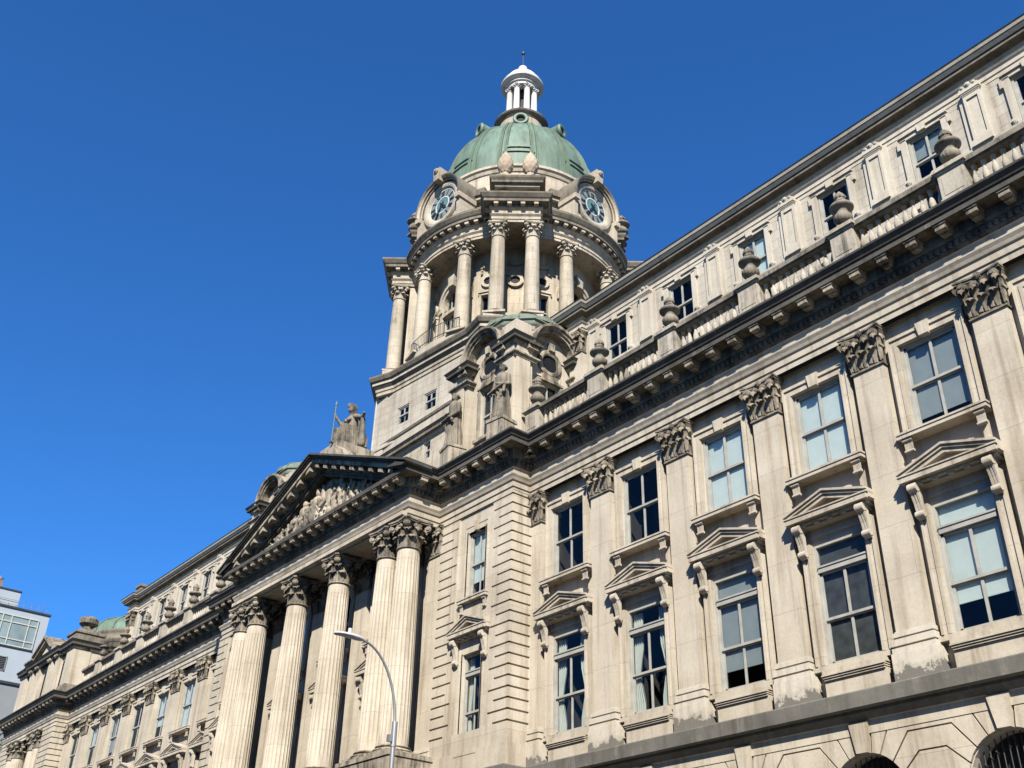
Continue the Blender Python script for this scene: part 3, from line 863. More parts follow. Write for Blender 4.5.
# ---- belt ledge and arched ground floor
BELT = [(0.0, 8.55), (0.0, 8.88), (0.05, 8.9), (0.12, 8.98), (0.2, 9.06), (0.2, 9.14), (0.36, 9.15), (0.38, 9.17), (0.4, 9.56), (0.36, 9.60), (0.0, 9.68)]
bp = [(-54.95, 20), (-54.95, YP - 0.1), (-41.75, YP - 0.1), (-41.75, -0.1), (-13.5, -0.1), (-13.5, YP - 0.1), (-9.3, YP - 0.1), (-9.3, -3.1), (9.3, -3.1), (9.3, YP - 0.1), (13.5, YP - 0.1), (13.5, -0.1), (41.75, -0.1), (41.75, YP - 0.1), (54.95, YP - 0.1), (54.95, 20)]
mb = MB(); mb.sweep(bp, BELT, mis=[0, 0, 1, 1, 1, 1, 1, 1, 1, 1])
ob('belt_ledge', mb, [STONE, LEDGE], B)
def arch_bay(sg, k):
    xc = sg * (D0 + (k + 0.5) * S)
    F = FY(-0.08, xc)
    mb = MB()
    zc, r = 6.88, 1.18
    core = 0.10
    # recessed core with arch opening
    n = 16
    arc = [(r * math.cos(PI * j / n), zc + r * math.sin(PI * j / n)) for j in range(n + 1)]
    for j in range(n):
        (u0, z0), (u1, z1) = arc[j], arc[j + 1]
        mb.quad([F(u1, -core, z1), F(u0, -core, z0), F(u0, -core, 8.9), F(u1, -core, 8.9)])
        mb.quad([F(u0, -core, z0), F(u1, -core, z1), F(u1, -0.65, z1), F(u0, -0.65, z0)])
    for s_ in (-1, 1):
        a, b = sorted((s_ * r, s_ * 2.0))
        mb.quad([F(a, -core, 0), F(b, -core, 0), F(b, -core, 8.9), F(a, -core, 8.9)])
        q = [F(s_ * r, -core, 2.2), F(s_ * r, -core, zc), F(s_ * r, -0.65, zc), F(s_ * r, -0.65, 2.2)]
        mb.quad(q)
    mb.quad([F(-r, -core, 0), F(r, -core, 0), F(r, -core, 2.2), F(-r, -core, 2.2)])
    g_ = 0.022
    def blk(poly, d=0.0):
        # shrink polygon towards centroid-perpendicular by g_
        P = [Vector(p) for p in poly]; m_ = len(P); out = []
        ar = sum(P[i].x * P[(i + 1) % m_].y - P[(i + 1) % m_].x * P[i].y for i in range(m_))
        if ar < 0: P.reverse()
        for i in range(m_):
            a, b, c = P[i - 1], P[i], P[(i + 1) % m_]
            e1 = (b - a).normalized(); e2 = (c - b).normalized()
            n1 = Vector((-e1.y, e1.x)); n2 = Vector((-e2.y, e2.x))
            den = 1 + n1.dot(n2)
            out.append(b + (n1 + n2) * (g_ / max(den, 0.3)))
        mb.prism(F, [((math.copysign(2.0, p.x) if abs(p.x) > 1.94 else p.x), p.y) for p in out], -core, d)
    def ap(deg): return (r * math.sin(R(deg)), zc + r * math.cos(R(deg)))
    # keystone
    blk([(-0.19, zc + r * 0.985), (0.19, zc + r * 0.985), (0.33, 8.88), (-0.33, 8.88)], 0.10)
    for s_ in (-1, 1):
        def A(poly): return [(s_ * u, z) for u, z in poly]
        blk(A([ap(11), ap(24), (0.95, 8.88), (0.33, 8.88)]))
        blk(A([ap(24), ap(33), ap(44), (1.38, 8.42), (2.0, 8.42), (2.0, 8.88), (0.95, 8.88)]))
        blk(A([ap(44), ap(54), ap(64), (1.62, 7.90), (2.0, 7.90), (2.0, 8.42), (1.38, 8.42)]))
        blk(A([ap(64), ap(77), ap(90), (2.0, zc), (2.0, 7.90), (1.62, 7.90)]))
        z = zc
        while z > 2.2:
            blk(A([(r, z - 0.52), (2.0, z - 0.52), (2.0, z), (r, z)])); z -= 0.52
    w = ob('arched_wall_bay', mb, STONE, B)
    gm = MB()
    for j in range(-6, 7):
        u = j * 0.17
        top = zc + math.sqrt(max(0.01, (r - 0.02) ** 2 - u * u))
        gm.tube([F(u, -0.32, 2.2), F(u, -0.32, top)], 0.017, 6)
        gm.tube([F(u, -0.32, top - 0.42), F(u + 0.06, -0.29, top - 0.34), F(u, -0.27, top - 0.28)], 0.012, 5)
    for z in (3.0, 4.4, 5.8, 6.9): gm.box(F, -r, r, -0.335, -0.305, z - 0.02, z + 0.02)
    ob('window_grille', gm, IRON, w)
    gl = MB(); gl.quad([F(-r, -0.60, 2.2), F(r, -0.60, 2.2), F(r, -0.60, zc + r), F(-r, -0.60, zc + r)]); ob('pane', gl, GLASS, w)
    rm = MB(); rm.box(F, -r - 0.2, r + 0.2, -2.2, -0.66, 2.0, zc + r + 0.2); ob('room', rm, ROOM, w)
for sg in (1, -1):
    for k in range(NBAY): arch_bay(sg, k)
mb = MB()
for sg in (1, -1):
    for a, b, y in ((9.2, 13.5, YP - 0.09), (41.7, 54.9, YP - 0.09)):
        p0, p1 = sorted((sg * a, sg * b)); mb.box(FY(y), p0, p1, -1.2, 0, 0, 8.9)
mb.box(FY(-3.09), -9.28, 9.28, -3.0, 0.0, 0, 8.9)
ob('ground_floor_wall', mb, STONE, B)

# ---- portico: back wall, pilasters, fluted columns, pediment
mb = MB(); F = FY(YP + 0.3)
holes = []
for x in (-4.15, 0, 4.15): holes += [(x - HW, x + HW, 10.68, 14.3), (x - HW, x + HW, 16.62, 19.55)]
mb.wall(F, [-8.7, 8.7], [9.2, 20.6], holes, 0.07)
mb.box(F, -8.2, 8.2, 0, 2.3, 20.62, 20.8)            # portico ceiling
for x in (-7.9, -6.3, -2.0, 2.0, 6.3, 7.9): mb.box(F, x - 0.34, x + 0.34, 0, 2.2, 20.5, 20.63)
ob('portico_back_wall', mb, STONE, B)
for x, b1, b2 in ((-4.15, (17, BLINDW), None), (0, None, None), (4.15, None, None)):
    window_upper(x, YP, b1); window_lower(x, YP, b2)
for x in (-8.0, -6.2, -2.05, 2.05, 6.2, 8.0): pilaster(x, YP - 0.02)
CH = ZA - 10.95; CR0, CR1 = 0.60, 0.49
def fluted_shaft(h, r0, r1, nf=22):
    mb = MB()
    rows = []
    sub_ = 6
    for k in range(13):
        t = k / 12
        r = r0 - (r0 - r1) * (t ** 1.7)
        row = []
        fd = 0.062 * r0 * min(1, 12 * t, 16 * (1 - t))
        for j in range(nf * sub_):
            ph = (j % sub_) / sub_
            dd = 0 if ph == 0 else fd * math.sin(PI * (ph - 0.0) / 1.0) ** 0.55
            a = 2 * PI * j / (nf * sub_)
            row.append(((r - dd) * math.cos(a), (r - dd) * math.sin(a), h * t))
        rows.append(row)
    mb.grid(rows, 0, False, True)
    return mb
ME_COL = fluted_shaft(CH, CR0, CR1).mesh('column')
ME_CC = column_capital(CR1, ZE - ZA).mesh('capital')
def base_mesh(r, h=0.42, pl=True):
    mb = MB()
    f = h / 0.42
    if pl: mb.box(FY(0), -1.42 * r, 1.42 * r, -1.42 * r, 1.42 * r, 0, 0.14 * f)
    z0 = 0.14 * f if pl else 0
    pr = [(1.30 * r, z0)] + [(1.27 * r + 0.12 * r * math.sin(PI * k / 6), z0 + 0.12 * f * k / 6) for k in range(7)] + [(1.2 * r, z0 + 0.125 * f), (1.1 * r, z0 + 0.15 * f), (1.12 * r, z0 + 0.18 * f)] + [(1.13 * r + 0.07 * r * math.sin(PI * k / 5), z0 + 0.18 * f + 0.07 * f * k / 5) for k in range(6)] + [(1.03 * r, z0 + 0.27 * f), (r, h)]
    mb.lathe(pr, 28)
    return mb.mesh('column_base')
ME_CBASE = base_mesh(CR0)
for x in (-7.8, -6.2, -2.0, 2.0, 6.2, 7.8):
    c = ob('column', ME_COL, STONE, B, (x, -2.2, 10.95))
    ob('capital', ME_CC, CARVE, c, (0, 0, CH))
    ob('column_base', ME_CBASE, SOOTY, c, (0, 0, -0.42))
for a, b in ((-9.0, -5.2), (-2.95, -1.05), (1.05, 2.95), (5.2, 9.0)):
    mb = MB(); mb.box(FY(-0.7), a, b, 0, 2.45, 9.2, 10.36); mb.box(FY(-0.7), a - 0.05, b + 0.05, 0, 2.5, 10.36, 10.53)
    ob('column_pedestal', mb, SOOTY, B)

# pediment
mb = MB()
ZT = 22.44; XE = PORT_X + 1.0; APEX = 26.55
sl = (APEX - 22.72) / XE
ang = math.atan(sl)
# tympanum wall
FT = FY(PORT_Y + 0.35)
mb.prism(FT, [(-8.6, 22.5), (8.6, 22.5), (0, 22.5 + 8.6 * sl + 0.1)], -0.5, 0.0, 0)
def raking(s_, z_lo, z_hi, d0, d1, mi, xi=0.0):
    # band parallel to the slope, z measured below the top edge line
    xe = XE
    top = lambda x: APEX - sl * x
    zc = 22.56
    xa = min(xe, (APEX - z_lo - zc) / sl); xb = min(xe, (APEX - z_hi - zc) / sl)
    poly = [(s_ * xa, top(xa) - z_lo), (0, top(0) - z_lo), (0, top(0) - z_hi), (s_ * xb, top(xb) - z_hi)]
    if xa >= xe - 1e-6 and top(xe) - z_hi < zc: poly.append((s_ * xe, zc))
    if s_ > 0: poly = list(reversed(poly))
    mb.prism(FY(PORT_Y), poly, d0, d1, mi, back=True)
for s_ in (-1, 1):
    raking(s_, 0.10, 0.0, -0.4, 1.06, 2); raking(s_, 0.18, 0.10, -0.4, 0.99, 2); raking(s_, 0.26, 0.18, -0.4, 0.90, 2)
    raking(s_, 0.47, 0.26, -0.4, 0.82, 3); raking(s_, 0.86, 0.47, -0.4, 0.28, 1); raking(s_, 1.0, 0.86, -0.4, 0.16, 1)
    # raking modillions
    nn = 9
    for k in range(nn):
        x = 0.45 + k * 0.9
        u = s_ * x; zt = APEX - sl * x - 0.475
        poly = [(u - 0.18, zt - sl * -0.18 * s_ - 0.24), (u + 0.18, zt - sl * 0.18 * s_ - 0.24), (u + 0.18, zt - sl * 0.18 * s_), (u - 0.18, zt + sl * 0.18 * s_)]
        mb.prism(FY(PORT_Y), poly, 0.2, 0.76, 3, back=True)
    # roof slopes back to the attic block
    top = lambda x: APEX - sl * x - 0.02
    q = [(s_ * XE, PORT_Y - 1.0, top(XE)), (0, PORT_Y - 1.0, top(0)), (0, 2.6, top(0)), (s_ * XE, 2.6, top(XE))]
    mb.quad(q if s_ < 0 else list(reversed(q)), 2)
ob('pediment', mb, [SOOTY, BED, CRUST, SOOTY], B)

# tympanum carving: a shield with a saltire between reclining and standing figures
def remeshed(name, mb, mat, vox=0.05, parent=None, loc=(0, 0, 0), rz=0, sm=2):
    o = ob(name, mb, mat, parent, loc, rz)
    m = o.modifiers.new('remesh', 'REMESH'); m.mode = 'VOXEL'; m.voxel_size = vox; m.use_smooth_shade = True
    if sm:
        s_ = o.modifiers.new('smooth', 'SMOOTH'); s_.factor = 0.5; s_.iterations = sm
    return o
mb = MB()
rnd = random.Random(3)
yT = PORT_Y + 0.35
def fig(x, z, h, lean):
    """small relief figure leaning along the tympanum"""
    y = yT - 0.18
    hip = Vector((x, y, z + 0.38 * h)); sh = hip + Vector((lean * 0.22 * h, -0.05, 0.34 * h)); hd = sh + Vector((lean * 0.04 * h, -0.03, 0.2 * h))
    mb.capsule(hip, sh, 0.13 * h, 0.15 * h, 8); mb.capsule(hd, hd + Vector((0, 0, 0.05 * h)), 0.085 * h, 0.08 * h, 8)
    for s_ in (-1, 1):
        kn = hip + Vector((-lean * 0.3 * h + 0.08 * s_ * h, -0.2, 0.02 * h + 0.1 * s_ * h)); ft = Vector((kn.x - lean * 0.1 * h, y - 0.1, z + 0.04))
        mb.capsule(hip, kn, 0.1 * h, 0.075 * h, 8); mb.capsule(kn, ft, 0.075 * h, 0.05 * h, 8)
        el = sh + Vector((s_ * 0.2 * h, -0.15, -0.12 * h)); ha = el + Vector((s_ * 0.1 * h - lean * 0.1 * h, -0.12, 0.1 * h * s_))
        mb.capsule(sh, el, 0.06 * h, 0.05 * h, 8); mb.capsule(el, ha, 0.05 * h, 0.04 * h, 8)
for s_ in (-1, 1):
    for x, h in ((0.95, 2.3), (1.5, 1.9), (2.0, 2.05), (2.6, 1.6), (3.1, 1.75), (3.7, 1.3), (4.2, 1.45), (4.8, 1.0), (5.3, 0.95), (5.9, 0.65), (6.4, 0.5)):
        fig(s_ * x, 22.6 + rnd.uniform(0, .12), h, -s_ * rnd.uniform(0.3, 1.2))
    for k in range(190):
        x = rnd.uniform(0.7, 6.9); zmax = (6.9 - x) * sl * 0.85
        p = Vector((s_ * x, yT - 0.08, 22.75 + rnd.random() * max(0.15, zmax)))
        q = p + Vector((rnd.uniform(-.25, .25), rnd.uniform(-.15, 0), rnd.uniform(-.2, .25)))
        mb.capsule(p, q, rnd.uniform(.04, .085), rnd.uniform(.03, .06), 6)
# eagle and wreath above the shield
mb.capsule((0, yT - 0.2, 24.35), (0, yT - 0.25, 24.75), 0.22, 0.16); mb.capsule((0, yT - 0.3, 24.95), (0.05, yT - 0.4, 25.0), 0.11, 0.06)
for s_ in (-1, 1):
    for k in range(5):
        mb.capsule((s_ * 0.15, yT - 0.15, 24.5), (s_ * (0.45 + 0.1 * k), yT - 0.1, 24.95 - 0.17 * k), 0.1, 0.05, 6)
o = remeshed('pediment_sculpture', mb, RELIEF, 0.032, B, sm=1)
mb = MB()
sh_ = [(-0.62, 24.2), (-0.6, 23.3), (-0.35, 22.95), (0, 22.72), (0.35, 22.95), (0.6, 23.3), (0.62, 24.2)]
mb.prism(FY(yT), sh_, 0, 0.32)
for a in (1, -1):
    mb.prism(FY(yT), [(-0.42, 23.55 - 0.45 * a), (-0.34, 23.47 - 0.45 * a) if a > 0 else (-0.34, 23.63 + 0.45), (0.42, 23.55 + 0.45 * a), (0.34, 23.63 + 0.45 * a) if a > 0 else (0.34, 23.47 - 0.45)], 0.3, 0.40)
for u, z in ((0, 24.0), (0, 23.1), (-0.4, 23.55), (0.4, 23.55)): volute(mb, FY(yT), u, 0.3, 0.38, z, 0.09)
ob('shield', mb, STONE, o)

# ---- roof balustrade with pedestals and urns along both wings
def baluster_prof():
    return [(0.10, 0), (0.10, 0.07), (0.06, 0.09), (0.085, 0.16), (0.115, 0.28), (0.10, 0.42), (0.055, 0.60), (0.045, 0.70), (0.075, 0.74), (0.06, 0.78), (0.09, 0.82), (0.09, 0.88)]
YB = 0.14
def ped_mesh():
    mb = MB(); F = FY(0)
    mb.box(F, -0.46, 0.46, -0.36, 0.36, 22.84, 23.55)
    mb.box(F, -0.43, 0.43, -0.33, 0.33, 23.55, 24.5)
    mb.box(F, -0.31, 0.31, 0.3, 0.345, 23.66, 24.4)
    mb.box(F, -0.48, 0.48, -0.38, 0.38, 24.5, 24.58); mb.box(F, -0.55, 0.55, -0.45, 0.45, 24.58, 24.68); mb.box(F, -0.52, 0.52, -0.42, 0.42, 24.68, 24.75)
    return mb.mesh('pedestal')
def urn_mesh():
    mb = MB()
    mb.box(FY(0), -0.3, 0.3, -0.3, 0.3, 0, 0.1)
    mb.lathe([(0.27, 0.1), (0.26, 0.16), (0.17, 0.2), (0.15, 0.28), (0.17, 0.32)], 20)
    gad = lambda a, z: 1 + 0.045 * abs(math.sin(a * 8))
    mb.lathe([(0.16, 0.32), (0.27, 0.36), (0.34, 0.46), (0.355, 0.58), (0.31, 0.66)], 64, mod=gad)
    mb.lathe([(0.31, 0.66), (0.25, 0.70), (0.24, 0.80), (0.29, 0.88), (0.40, 0.94), (0.46, 0.98), (0.465, 1.04), (0.44, 1.08), (0.33, 1.12), (0.2, 1.16), (0.165, 1.24), (0.20, 1.26), (0.22, 1.31), (0.19, 1.36), (0.22, 1.40)], 28)
    mb.lathe([(0.22, 1.40), (0.23, 1.46), (0.19, 1.55), (0.11, 1.66), (0.03, 1.76), (0.0, 1.77)], 40, mod=lambda a, z: 1 + 0.08 * abs(math.sin(a * 5)))
    return mb.mesh('urn')
def balus_mesh(L_):
    mb = MB(); F = FY(0)
    mb.box(F, -L_, L_, -0.30, 0.30, 22.84, 23.45); mb.box(F, -L_, L_, -0.27, 0.27, 23.45, 23.56)
    mb.box(F, -L_, L_, -0.22, 0.22, 24.44, 24.52, 1); mb.box(F, -L_, L_, -0.30, 0.30, 24.52, 24.66, 1); mb.box(F, -L_, L_, -0.26, 0.26, 24.66, 24.73, 1)
    n = 10
    for k in range(n):
        u = -L_ + (k + 0.5) * 2 * L_ / n
        mb.lathe(baluster_prof(), 12, (u, 0, 23.56))
        mb.box(FY(0, u), -0.1, 0.1, -0.1, 0.1, 23.555, 23.60)
    return mb.mesh('balustrade')
ME_PED, ME_URN, ME_BAL = ped_mesh(), urn_mesh(), balus_mesh(S / 2 - 0.43)
for sg in (1, -1):
    for k in range(8):
        x = D0 + k * S
        if k < 7: 
            ob('balustrade', ME_BAL, [BALST, RAIL], B, (sg * (x + S / 2), YB, 0))
        if k == 7: continue
        p = ob('pedestal', ME_PED, BALST, B, (sg * x, YB, 0))
        u_ = ob('urn', ME_URN, RAIL, p, (0, 0, 24.75), random.uniform(0, 6), (0.88, 0.88, random.uniform(0.94, 0.99)))
        u_.rotation_euler[0] = random.uniform(-0.015, 0.015); u_.rotation_euler[1] = random.uniform(-0.015, 0.015)

# ---- set-back attic storey of the wings
YA = 3.2
ATT = [(0.0, 30.15), (0.0, 30.32), (0.04, 30.33), (0.04, 30.5), (0.1, 30.56), (0.14, 30.62), (0.02, 30.64), (0.02, 30.84), (0.1, 30.88), (0.18, 30.96), (0.40, 30.98), (0.40, 31.1), (0.45, 31.12), (0.55, 31.24), (0.58, 31.28), (0.62, 31.38), (0.66, 31.44), (0.1, 31.6), (-0.5, 31.62)]
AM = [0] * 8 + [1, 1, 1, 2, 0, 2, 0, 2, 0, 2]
def attic_pilaster_mesh():
    mb = MB(); F = FY(0)
    for s_ in (-1, 1):
        a, b = sorted((s_ * 0.31, s_ * 0.52)); mb.box(F, a, b, -0.1, 0.09, 27.75, 30.12)
    for a, b, c, d in ((-0.31, -0.21, 27.95, 30.02), (0.21, 0.31, 27.95, 30.02), (-0.21, 0.21, 27.95, 28.12), (-0.21, 0.21, 29.84, 30.02)):
        mb.box(F, a, b, -0.1, 0.20, c, d)
    mb.box(F, -0.21, 0.21, -0.1, 0.145, 28.12, 29.84)
    mb.box(F, -0.36, 0.36, -0.1, 0.25, 27.70, 27.95)
    for k in range(3): mb.box(F, -0.32 - 0.03 * k, 0.32 + 0.03 * k, -0.1, 0.22 + 0.03 * k, 30.02 + 0.06 * k, 30.08 + 0.06 * k - 0.002)
    mb.box(F, -0.36, 0.36, -0.1, 0.27, 30.2, 30.34); volute(mb, F, 0, 0.2, 0.30, 30.4, 0.1)
    volute(mb, F, -0.22, 0.2, 0.28, 30.37, 0.07); volute(mb, F, 0.22, 0.2, 0.28, 30.37, 0.07)
    return mb.mesh('attic_pilaster')
ME_AP = attic_pilaster_mesh()
AH = 0.70
def attic_surround_mesh():
    mb = MB(); F = FY(0)
    for s_ in (-1, 1):
        a, b = sorted((s_ * AH, s_ * (AH + 0.24))); mb.box(F, a, b, -0.05, 0.10, 26.6, 29.86)
        a, b = sorted((s_ * (AH + 0.24), s_ * (AH + 0.36))); mb.box(F, a, b, -0.05, 0.12, 29.5, 29.86)
        volute(mb, F, s_ * (AH + 0.22), 0, 0.16, 27.85, 0.13)
    mb.box(F, -AH - 0.24, AH + 0.24, -0.05, 0.10, 29.80, 29.97); mb.box(F, -AH - 0.3, AH + 0.3, -0.05, 0.17, 29.97, 30.04)
    mb.prism(F, [(-0.14, 29.78), (0.14, 29.78), (0.19, 30.12), (-0.19, 30.12)], 0, 0.2)
    return mb.mesh('surround')
ME_AS = attic_surround_mesh()
ME_AW = sash_mesh(26.4, 29.8, 28.62, hw=AH, yg=0.12); ME_AG = pane_mesh(26.4, 29.8, AH, 0.12, meet=28.6); ME_AR = room_mesh(26.4, 29.8, AH, 0.19)
def attic_window(x, y, par, blindz=None, rz=0):
    w = ob('window', ME_AW, PAINT, par, (x, y, 0), rz)
    ob('surround', ME_AS, PALEP, w); ob('pane', ME_AG, GLASS, w); ob('room', ME_AR, ROOM, w)
    if blindz:
        k = ('a', blindz)
        if k not in ME_BL: ME_BL[k] = blind_mesh(blindz, 29.75, AH, 0.195)
        ob('roller_blind', ME_BL[k], BLINDW if blindz < 28.6 else BLINDG, w)
for sg in (1, -1):
    mb = MB()
    holes = [(sg * (D0 + (k + .5) * S) - AH, sg * (D0 + (k + .5) * S) + AH, 26.4, 29.8) for k in range(NBAY)]
    a, b = sorted((sg * 12.6, sg * 42.3))
    mb.wall(FY(YA), [a, b], [22.8, 30.2], holes, 0.1)
    mb.quad([FX(b)(0 + YA, 0, 22.8), FX(b)(14, 0, 22.8), FX(b)(14, 0, 31.5), FX(b)(YA, 0, 31.5)]); mb.quad([(a, 14, 22.8), (a, YA, 22.8), (a, YA, 31.5), (a, 14, 31.5)])
    mb.quad([(a, YA, 31.5), (b, YA, 31.5), (b, 14, 31.5), (a, 14, 31.5)])
    # base course under the pilasters
    mb.box(FY(YA), a, b, -0.02, 0.10, 27.46, 27.60); mb.box(FY(YA), a, b, -0.02, 0.16, 27.60, 27.70)
    ob('attic_wall', mb, PALE, B)
    e0, e1 = 12.55, 13.55
    pth = [(e0, 14), (e0, YA - 0.32), (e1, YA - 0.32), (e1, YA - 0.02), (41.0, YA - 0.02), (41.0, YA - 0.32), (42.4, YA - 0.32), (42.4, 14)]
    if sg < 0: pth = [(-x, y) for x, y in reversed(pth)]
    mb = MB(); mb.sweep(pth, ATT, mis=AM)
    ob('attic_cornice', mb, [PALEP, TOWERD, CRUST], B)
    for k in range(NBAY):
        x = D0 + (k + 0.5) * S
        attic_window(sg * x, YA, B, {2: 27.3, 4: 28.9}.get(k))
        ob('attic_pilaster', ME_AP, PALEP, B, (sg * (x + S / 2), YA, 0)) if k < 6 else None
    # end piers with leafy capitals
    for xe in (13.05, 41.7):
        mb = MB(); mb.box(FY(YA - 0.3), sg * xe - 0.42, sg * xe + 0.42, -0.3, 0, 22.8, 29.0)
        p = ob('attic_pier', mb, PALEP, B)
        ob('capital', ME_PC, CARVE, p, (sg * xe, YA - 0.3, 29.0), 0, (0.8, 1, 0.88))
    ob('attic_pilaster', ME_AP, PALEP, B, (sg * 14.15, YA, 0))
    mb = MB(); mb.box(FY(3.55, sg * 41.7), -0.5, 0.5, -0.5, 0.5, 31.5, 32.4); mb.box(FY(3.55, sg * 41.7), -0.6, 0.6, -0.6, 0.6, 32.4, 32.6)
    ob('chimney_block', mb, TOWERD, B)

# ---- central attic block behind the pediment
mb = MB()
wins = [(-1.8, ), (-0.0,), (1.5,), (4.6,), (-4.6,)]
hl = [(x - 0.32, x + 0.32, 27.75, 28.75) for x in (1.5, -1.5)]
mb.wall(FY(2.45), [-9, 9], [22.8, 29.0], hl, 0.25)
CB = [(0, 28.9), (0.08, 28.95), (0.12, 29.05), (0.3, 29.1), (0.3, 29.25), (0.42, 29.4), (0.0, 29.5)]
mb.sweep([(-9, 2.45), (9, 2.45)], CB, mis=[0, 0, 1, 1, 1, 1])
mb.sweep([(-9, 2.6), (9, 2.6)], [(0, 29.4), (0.0, 30.45), (0.06, 30.48), (0.1, 30.62), (0, 30.7), (-6, 30.8)], mis=[0, 1, 1, 1, 1])
cab = ob('central_attic_block', mb, [TOWER, TOWERD], B)
for x in (1.5, -1.5):
    w = ob('window', sash_mesh(27.75, 28.75, 28.3, hw=0.32, yg=2.62, mull=False), PAINT, B, (x, 0, 0))
    ob('pane', pane_mesh(27.75, 28.75, 0.36, 2.62), GLASS, w); ob('room', room_mesh(27.75, 28.75, 0.3, 2.7), ROOM, w)

# ---- corner tabernacles above the rusticated pavilions
TC = (10.5, 1.75); TH = 2.4
def tabernacle(sg):
    cx, cy = sg * TC[0], TC[1]
    walls = MB(); trim = MB(); roof = MB()
    zw0, zsp, rA = 22.84, 28.55, 1.18
    faces = [('f', FA((cx, cy), -90, TH)), ('r', FA((cx, cy), 0, TH)), ('l', FA((cx, cy), 180, TH))]
    # masonry body behind the faces
    body_h = TH - 0.75
    for nm, F in faces:
        # recessed bay wall with a window hole and an oculus in front of a back plane
        D = -0.45
        G = (lambda F: (lambda u, d, z: F(u, d + D, z)))(F)
        hs = [(-0.62, 0.62, 24.6, 27.2)]
        walls.wall(G, [-1.35, 1.35], [zw0, 29.9], hs, 0.25)
        # corner piers, stepped
        for s_ in (-1, 1):
            a, b = sorted((s_ * 1.28, s_ * (TH - 0.22))); walls.box(F, a, b, -0.9, -0.12, zw0, 27.7)
            a, b = sorted((s_ * 1.5, s_ * (TH - 0.10))); walls.box(F, a, b, -0.9, 0.0, zw0, 27.7)
            a, b = sorted((s_ * 1.36, s_ * (TH - 0.14))); walls.box(F, a, b, -0.9, -0.02, 27.7, 28.3)
        # arch hood over the oculus
        trim.arch_ring(F, 0, zsp, rA, rA + 0.36, -0.5, 0.2, mi=0, prof=[(rA - 0.02, -0.5), (rA, 0.05), (rA + 0.10, 0.06), (rA + 0.12, 0.16), (rA + 0.2, 0.18), (rA + 0.24, 0.28), (rA + 0.36, 0.3), (rA + 0.38, -0.5)])
        walls.arch_ring(F, 0, zsp, 0.5, rA, -0.5, -0.40, n=20)
        # oculus with frame and ears
        trim.arch_ring(G, 0, 28.25, 0.46, 0.72, 0, 0.14, 0, 2 * PI, 24, prof=[(0.46, -0.25), (0.46, 0.10), (0.54, 0.14), (0.66, 0.14), (0.72, 0.10), (0.74, 0.0)])
        trim.prism(G, [(-0.14, 28.9), (0.14, 28.9), (0.18, 29.3), (-0.18, 29.3)], 0, 0.25)
        trim.prism(G, [(-0.55, 27.35), (0.55, 27.35), (0.42, 27.62), (-0.42, 27.62)], 0, 0.12)
        trim.box(G, -0.80, 0.80, 0, 0.15, 27.2, 27.32); trim.box(G, -0.9, 0.9, 0, 0.2, 24.4, 24.55)
        for s_ in (-1, 1):
            a, b = sorted((s_ * 0.62, s_ * 0.78)); trim.box(G, a, b, 0, 0.1, 24.55, 27.2)
            a, b = sorted((s_ * rA, s_ * (rA + 0.55))); trim.box(F, a, b, -0.3, 0.30, zsp - 0.16, zsp, 1); trim.box(F, a, b, -0.3, 0.18, zsp - 0.34, zsp - 0.16)
    # cornices wrapped round each corner pier
    for ax_, ay_ in ((1, -1), (-1, -1), (1, 1), (-1, 1)):
        px, py = cx + ax_ * (TH - 0.62), cy + ay_ * (TH - 0.62)
        e = 0.60
        sq = [(px - e, py - e), (px + e, py - e), (px + e, py + e), (px - e, py + e)]
        trim.sweep(sq, [(-0.05, 27.55), (0.05, 27.6), (0.05, 27.68), (0.16, 27.74), (0.16, 27.82), (0.0, 27.86)], closed=True, mis=[0] * 5)
        trim.sweep(sq, [(-0.02, 28.25), (0.06, 28.3), (0.1, 28.42), (0.26, 28.46), (0.26, 28.58), (0.36, 28.72), (-0.1, 28.84), (-0.6, 28.86)], closed=True, mis=[0, 0, 1, 1, 1, 1, 1])
        walls.box(FY(py, px), -0.45, 0.45, -0.45, 0.45, 28.8, 29.75)
    # inner mass up to the roof
    c = 1.4; h = TH - 0.25
    octo = [(h, -h + 1.1), (h, h - 1.1), (h - 1.1, h), (-h + 1.1, h), (-h, h - 1.1), (-h, -h + 1.1), (-h + 1.1, -h), (h - 1.1, -h)]
    octo = [(cx + x, cy + y) for x, y in octo]
    walls.sweep(octo, [(-0.4, 28.6), (-0.4, 29.85)], closed=True)
    roof.sweep(octo, [(-0.4, 29.7), (-0.1, 29.75), (-0.02, 29.9), (0.08, 29.98), (0.1, 30.08), (-0.06, 30.12), (-0.1, 30.3), (0.0, 30.36), (-0.04, 30.45), (-0.12, 30.5)], closed=True, mis=[1, 1, 1, 0, 0, 0, 0, 0, 0])
    pr = []
    for k in range(9):
        a = PI / 2 * k / 8; pr.append((h * 1.02 * math.cos(a) + 0.001, 30.48 + 0.85 * math.sin(a)))
    roof.lathe(pr, 32, (cx, cy, 0), 0)
    for k in range(16):
        a = 2 * PI * k / 16
        roof.tube([(cx + (r + 0.02) * math.cos(a), cy + (r + 0.02) * math.sin(a), z + 0.02) for r, z in pr], 0.03, 5, 0)
    # dark void behind the oculi and the windows
    t = ob('tabernacle', walls, STONE, B)
    ob('moulding', trim, [SOOTY, CRUST], t)
    ob('copper_roof', roof, [COPPERD, PALEP], t)
